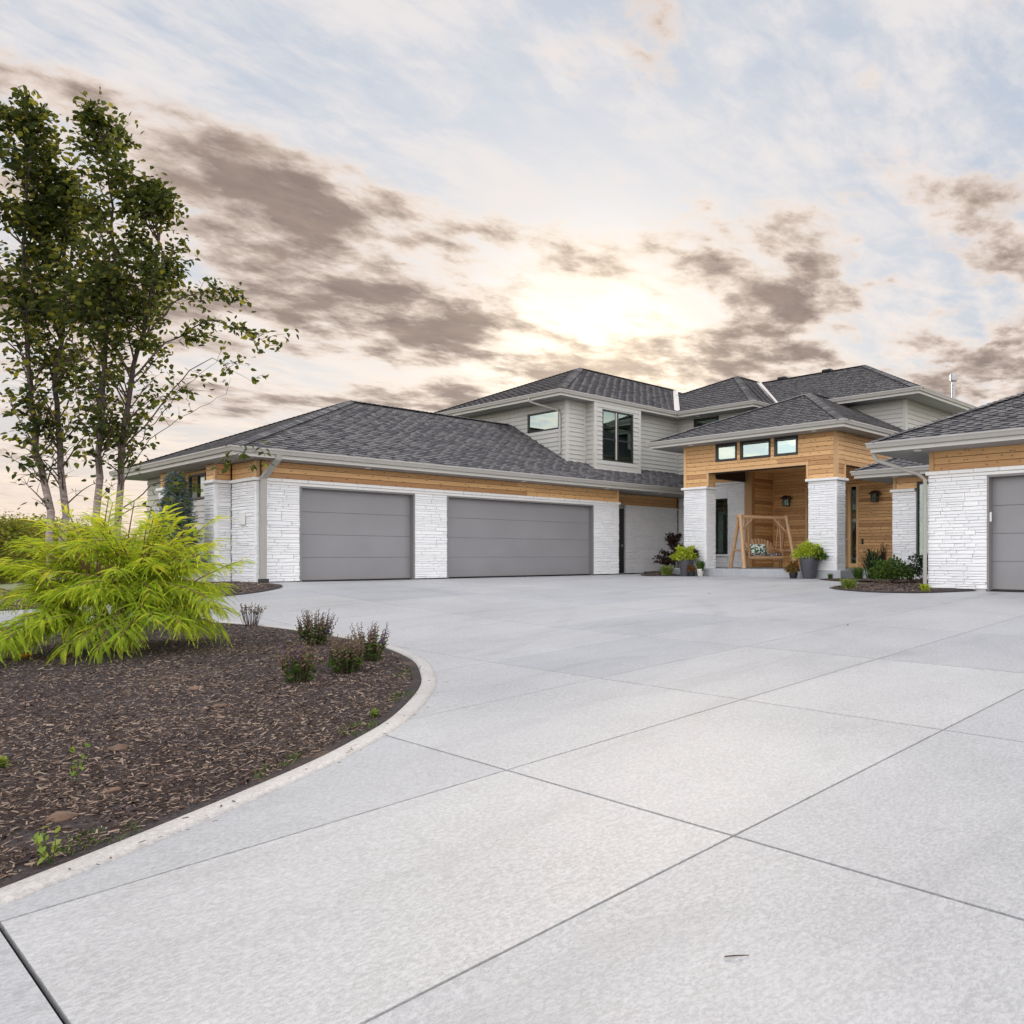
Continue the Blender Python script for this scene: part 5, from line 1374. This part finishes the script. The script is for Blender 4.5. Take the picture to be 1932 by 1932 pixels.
weed(1.20, 6.10, .20, 2, 'lone upright weed seedling in the middle of the mulch', 41)
weed(0.87, 4.84, .17, 4, 'branching weed beside the curb in the lower left corner', 42)
weed(3.10, 6.38, .05, 14, 'low bright green weed against the curb where a joint meets it', 43)
weed(0.99, 6.77, .06, 12, 'small green weed cut by the left edge of the picture', 44)
eg = []
for i in range(120):
    j = rng.integers(24, 80); p = bed1[j]; q = bed1[j + 1]; d_ = q - p; nn = np.array([-d_[1], d_[0]]); nn /= np.linalg.norm(nn)
    f = rng.random(); c = p + d_ * f + nn * rng.uniform(.15, .34) ; eg.append((c[0], c[1]))
mb = MB()
for (x, y) in eg:
    if not inside(bed1, np.array([x]), np.array([y]))[0] or math.sin(x * 5 + y * 3) < .1: continue
    zb = zat(x, y)
    for k in range(7):
        a = rng.uniform(0, 6.28); h = rng.uniform(.02, .05); o_ = rng.uniform(.01, .04); w_ = .0022
        b = np.array([x + rng.normal(0, .02), y + rng.normal(0, .02), zb]); d_ = np.array([math.cos(a), math.sin(a), 0]); s_ = np.array([-d_[1], d_[0], 0]) * w_
        mb.mesh([b - s_, b + s_, b + d_ * o_ * .5 + UPV * h * .7 + s_ * .6, b + d_ * o_ + UPV * h], [(0, 1, 2), (0, 2, 3)], float(rng.random()))
o = mb.build('grass_sprouts', 'green'); tag(o, 'thin grass sprouts coming up along the inside of the curb', 'grass', kind='stuff')

# a few chips spilled on to the curb and the concrete
_n = 60; _j = rng.integers(26, 84, _n); _c = bed1[_j] + np.c_[_t[_j][:, 1], -_t[_j][:, 0]] * rng.normal(-.03, .07, _n)[:, None] + rng.normal(0, .05, (_n, 2))
_z = ground(_c[:, 0], _c[:, 1]) + .027; _a = rng.uniform(0, 6.28, _n); _L = rng.uniform(.010, .032, _n)
o = scatter('spilled_chips', [(-.5, -.5, 0), (.5, -.35, 0), (.5, .45, 0), (-.5, .4, 0), (-.35, -.1, .55), (.4, .05, .6)], [(0, 1, 5, 4), (2, 3, 4, 5), (1, 2, 5), (3, 0, 4)], frames(np.c_[np.cos(_a), np.sin(_a), np.zeros(_n)]) * np.stack([_L, _L * .3, _L * .2], 1)[:, None, :], np.c_[_c, _z], 'chip', r=rng.beta(1.5, 2.3, _n))
tag(o, 'stray bark chips lying on the pale curb', 'mulch', kind='stuff')
# --- clay clods lying in the mulch, an orange blossom and a stick
def clod(u, v, r, label, seed):
    rg = np.random.default_rng(seed); bm = bmesh.new(); bmesh.ops.create_icosphere(bm, subdivisions=3, radius=1.0)
    for w in bm.verts:
        d = w.co.copy(); f = 1 + .09 * math.sin(d.x * 4 + seed) + .07 * math.sin(d.y * 6 + d.z * 3 + seed) + rg.normal(0, .025)
        w.co = Vector((d.x * f * r, d.y * f * r * .8, d.z * f * r * .42))
    me = bpy.data.meshes.new('soil_clod'); bm.to_mesh(me); bm.free(); me.materials.append(M['clod'])
    o = bpy.data.objects.new('soil_clod', me); col.objects.link(o); o.location = (u, v, zat(u, v) + r * .08); tag(o, label, 'clod', 'clay clods in the mulch')
clod(1.55, 6.71, .062, 'brown clay clod in the middle of the mulch, above the tall seedling', 1)
clod(1.02, 5.43, .066, 'largest brown clay clod, near the lower left corner', 2)
clod(2.51, 8.47, .06, 'brown clay clod in front of the golden shrub, farthest back', 3)
clod(2.43, 7.62, .055, 'flat brown clay clod left of the dry sage', 4)
clod(1.30, 5.75, .042, 'small brown clay clod just right of the largest one', 5)
mb = MB(); c = np.array([1.89, 11.73, zat(1.89, 11.73) + .03])
for k in range(9):
    a = k * .7; d_ = np.array([math.cos(a), math.sin(a), .5]); s_ = np.array([-d_[1], d_[0], 0]) * .03; mb.mesh([c, c + d_ * .05 + s_, c + d_ * .09 + [0, 0, -.01], c + d_ * .05 - s_], [(0, 1, 2, 3)], k / 9)
o = mb.build('fallen_leaf', 'orange'); tag(o, 'curled orange leaf lying left of the golden shrub', 'leaf')
mb = MB(); zt = float(ground(2.11, 1.76)) + .004
mb.tube([(2.08, 1.80, zt), (2.10, 1.775, zt + .003), (2.14, 1.74, zt)], [.0022, .0026, .0014], 5); o = mb.build('dry_twig', 'twig'); tag(o, 'tiny dark twig lying on the concrete in the foreground', 'twig')
for (uu, vv_, s_, lb) in [(12.9, 11.6, .035, 'dark leaf scrap on the concrete in front of the porch'), (9.73, 6.08, .03, 'dark leaf scrap on the concrete left of the right garage'), (16.2, 18.6, .035, 'dark leaf scrap on the concrete before the double garage door')]:
    zt = float(ground(uu, vv_)) + .006; mb = MB(); mb.mesh([(uu - s_, vv_, zt), (uu, vv_ + s_ * .6, zt + .008), (uu + s_, vv_ + .01, zt + .002), (uu, vv_ - s_ * .5, zt + .005), (uu, vv_, zt - .004)], [(0, 3, 2, 1), (0, 1, 4), (1, 2, 4), (2, 3, 4), (3, 0, 4)]); o = mb.build('leaf_scrap', 'twig'); tag(o, lb, 'leaf')

# --- trees and shrubs beyond
def far_tree(u, v, H, R, label, seed, n=13000, mat='tree_far', size=.17):
    rg = np.random.default_rng(seed); zb = -.6; t = empty('background_tree', (u, v, zb)); tag(t, label, 'tree', 'trees beyond the lawn')
    mb = MB(); mb.tube([(u, v, zb), (u, v + .1, zb + H * .5), (u, v, zb + H * .9)], [.28, .2, .04], 7)
    cl = [np.array([u, v, zb + H * .58])]; P, D = [], []
    for i in range(26):
        a = rg.uniform(0, 6.28); h = rg.uniform(.22, .95); r = R * math.sin(math.pi * (h * .85 + .08)) * rg.uniform(.4, 1); c = np.array([u + r * math.cos(a), v + r * math.sin(a), zb + h * H])
        mb.tube([(u, v, zb + h * H * .75), c], [.06, .02], 4, cap=False); k = n // 26; P.append(c + rg.normal(0, 1, (k, 3)) * [R * .22, R * .22, H * .07]); D.append(unit(rg.normal(0, 1, (k, 3))))
    mb.build('trunk', 'twig', t); P, D = np.vstack(P), np.vstack(D); P[:, 2] = np.maximum(P[:, 2], zb + .2)
    scatter('crown', LEAF_V, LEAF_F, frames(D, scale=rg.uniform(.6, 1.2, len(P)) * size), P, mat, t)
for px, Y, H, R, lb in [(-40, 34, 3.7, 3.2, 'bushy tree beyond the lawn, cut by the left edge'), (30, 40, 3.9, 3.0, 'rounded tree beyond the lawn, just left of the birch stems'), (95, 46, 4.2, 3.0, 'low tree beyond the lawn behind the left birch'), (165, 52, 3.6, 3.2, 'low tree beyond the lawn between the two birches'), (235, 60, 3.4, 3.4, 'small distant tree right of the birch stems'), (285, 66, 3.2, 3.2, 'small distant tree beside the garage end wall')]:
    u_, v_ = spot(px, Y); far_tree(u_, v_, H, R, lb, int(px + 100))

# ---------------------------------------------------------------- pots by the porch
def pot(u, v, H, r0, r1, mat, name, label, z=None):
    zb = float(ground(u, v)) + .002 if z is None else z
    t = empty(name, (u, v, zb)); tag(t, label, 'potted plant')
    mb = MB(); mb.lathe((u, v, zb), [(0, 0), (r0, 0), (r0 * 1.02, .01), (r0 + (r1 - r0) * .45, H * .35), (r0 + (r1 - r0) * .82, H * .7), (r1, H), (r1 - .022, H + .004), (r1 - .03, H - .02), (r1 - .035, H - .06)], 28); mb.build('pot', mat, t, smooth=True)
    mb = MB(); mb.lathe((u, v, zb), [(0, H - .05), (r1 - .032, H - .05)], 20); mb.build('soil', 'soil', t)
    return t, zb + H - .05
GRP = 'pots by the porch pillars'
t, zt = pot(19.86, 18.93, .68, .17, .27, 'pot', 'potted_plant', 'tall slate pot with lime foliage left of the swing porch')
shrub('', '', '', 19.84, 18.95, .42, .48, 1300, .085, 'lime', z=zt - .08, seed=21, parent=t, lift=.35, droop=.5); shrub('', '', '', 20.02, 18.74, .20, .36, 160, .10, 'maroon', z=zt - .05, seed=22, parent=t, stems=3)
t, zt = pot(19.95, 13.85, .70, .19, .31, 'pot', 'potted_plant', 'tall slate pot with yellow-green mum in front of the right pillar')
shrub('', '', '', 19.95, 13.88, .44, .56, 2400, .062, 'lime', z=zt - .08, seed=23, parent=t, lift=.35); shrub('', '', '', 20.02, 13.52, .20, .36, 260, .09, 'green', z=zt - .10, seed=24, parent=t, stems=3, droop=.5)
t, zt = pot(19.80, 18.62, .20, .10, .13, 'potblack', 'potted_plant', 'small black pot of rust-orange foliage beside the cream pot')
shrub('', '', '', 19.80, 18.62, .17, .28, 260, .06, 'rust', z=zt - .04, seed=25, parent=t, stems=4)
t, zt = pot(19.93, 18.33, .25, .085, .12, 'potwhite', 'potted_plant', 'cream pot holding a spiky green plant at the step')
tuft('', '', '', 19.93, 18.33, .20, .38, 60, 'green', z=zt - .02, seed=26, parent=t, wid=4.0, arch=.2)
t, zt = pot(19.72, 14.28, .20, .10, .14, 'potblack', 'potted_plant', 'small black pot of bronze foliage left of the right tall pot')
shrub('', '', '', 19.72, 14.30, .22, .42, 480, .065, 'rust', z=zt - .04, seed=27, parent=t, stems=4); shrub('', '', '', 19.70, 14.34, .18, .30, 160, .06, 'grassy', z=zt, seed=28, parent=t, stems=3)

# ---------------------------------------------------------------- log swing on the porch
def swing():
    c = np.array([21.55, 16.90, PF + Z0]); t = empty('porch_swing', tuple(c)); tag(t, 'peeled-log A-frame swing with a slatted fan-back bench on the porch', 'swing')
    ax = np.array([.887, -.46, 0]); n = np.array([-.46, -.887, 0]); q = lambda a, b, z: c + ax * a + n * b + UPV * z
    Hh = 1.80; W = .86
    def log(name, p, r, k=10):
        p = [np.array(x) for x in p]; L = len(p); mb = MB(); rr = [r * (1 + .05 * math.sin(3 * i + r * 90)) for i in range(5)]
        pp = [p[0] + (p[-1] - p[0]) * f + rng.normal(0, .004, 3) * (0 < f < 1) for f in np.linspace(0, 1, 5)]
        mb.tube(pp, rr, k); return mb.build(name, 'log', t, smooth=False)
    for s in (-1, 1):
        log('leg', [q(s * (W + .10), .62, .0), q(s * W, .04, Hh + .03)], .066); log('leg', [q(s * (W + .10), -.62, .0), q(s * W, -.04, Hh + .03)], .066)
        log('cross_rail', [q(s * (W + .06), .48, .62), q(s * (W + .06), -.48, .62)], .035); log('brace', [q(s * W * .97, .08, Hh - .52), q(s * (W - .52), 0, Hh - .02)], .036)
        log('hanger', [q(s * .60, .20, .58), q(s * .60, .02, Hh - .05)], .016, 6); log('hanger', [q(s * .60, -.24, .66), q(s * .60, -.02, Hh - .05)], .016, 6)
    log('top_beam', [q(-W - .12, 0, Hh - .04), q(W + .12, 0, Hh - .04)], .062)
    be = empty('bench', (0, 0, 0), t); seat_z = .40
    def slat(name, a, b, wd, th, up=None):
        a, b = Vector(a), Vector(b); d = (b - a).normalized(); u_ = Vector(up if up is not None else (0, 0, 1)); s_ = d.cross(u_).normalized(); u2 = s_.cross(d).normalized(); mb = MB()
        mb.mesh([p + s_ * (i * wd / 2) + u2 * (j * th / 2) for p in (a, b) for i, j in ((-1, -1), (1, -1), (1, 1), (-1, 1))], [(0, 3, 2, 1), (4, 5, 6, 7), (0, 1, 5, 4), (1, 2, 6, 5), (2, 3, 7, 6), (3, 0, 4, 7)]); return mb.build(name, 'log', be)
    log('front_rail', [q(-.66, .26, seat_z - .04), q(.66, .26, seat_z - .04)], .042); log('rear_rail', [q(-.62, -.22, seat_z - .02), q(.62, -.22, seat_z - .02)], .04)
    for k in range(6): slat('seat_slat', q(-.60, .22 - k * .085, seat_z + .02), q(.60, .22 - k * .085, seat_z + .02), .075, .022)
    for k in range(11):
        x = -.54 + k * .108; f = x / .54; slat('back_slat', q(x * .82, -.24, seat_z), q(x * 1.12, -.40, seat_z + .64 - .20 * f * f), .072, .022, up=tuple(n))
    slat('back_rail', q(-.56, -.31, seat_z + .30), q(.56, -.31, seat_z + .30), .06, .03, up=tuple(n))
    for s in (-1, 1):
        slat('armrest', q(s * .64, .30, seat_z + .23), q(s * .64, -.30, seat_z + .25), .10, .03); slat('arm_post', q(s * .63, .25, seat_z - .03), q(s * .63, .25, seat_z + .22), .05, .05, up=tuple(n))
    return q, seat_z, ax, n
q, sz, ax, nn = swing()
def pad(name, label, cat, centre, half, rotm, mat, puff=.5):
    bm = bmesh.new(); bmesh.ops.create_cube(bm, size=2.0); bmesh.ops.subdivide_edges(bm, edges=bm.edges[:], cuts=5, use_grid_fill=True)
    for w in bm.verts:
        x, y, z = w.co; e = (1 - abs(x) ** 3) * (1 - abs(y) ** 3); z2 = z * (puff + (1 - puff) * e ** .5) if e > 0 else z * puff
        w.co = Vector((x * half[0] * (1 - .04 * abs(z)), y * half[1] * (1 - .04 * abs(z)), z2 * half[2]))
    me = bpy.data.meshes.new(name); bm.to_mesh(me); bm.free(); me.materials.append(M[mat]); me.polygons.foreach_set('use_smooth', [True] * len(me.polygons))
    o = bpy.data.objects.new(name, me); col.objects.link(o); o.matrix_world = Matrix.Translation(Vector(centre)) @ rotm.to_4x4(); tag(o, label, cat); return o
A_ = Vector(ax); N_ = Vector(nn); Z_ = Vector((0, 0, 1))
pad('seat_cushion', 'black and cream spotted cushion on the swing bench', 'cushion', q(.04, .02, sz + .075), (.56, .24, .05), Matrix((A_, -N_, Z_)).transposed(), 'cushion', .8)
tl = (Z_ * .90 - N_ * .43).normalized(); pad('throw_pillow', 'green leaf-print pillow leaning on the left half of the swing', 'pillow', q(-.14, -.06, sz + .27), (.30, .19, .07), Matrix((A_, tl, A_.cross(tl))).transposed(), 'pillow', .25)
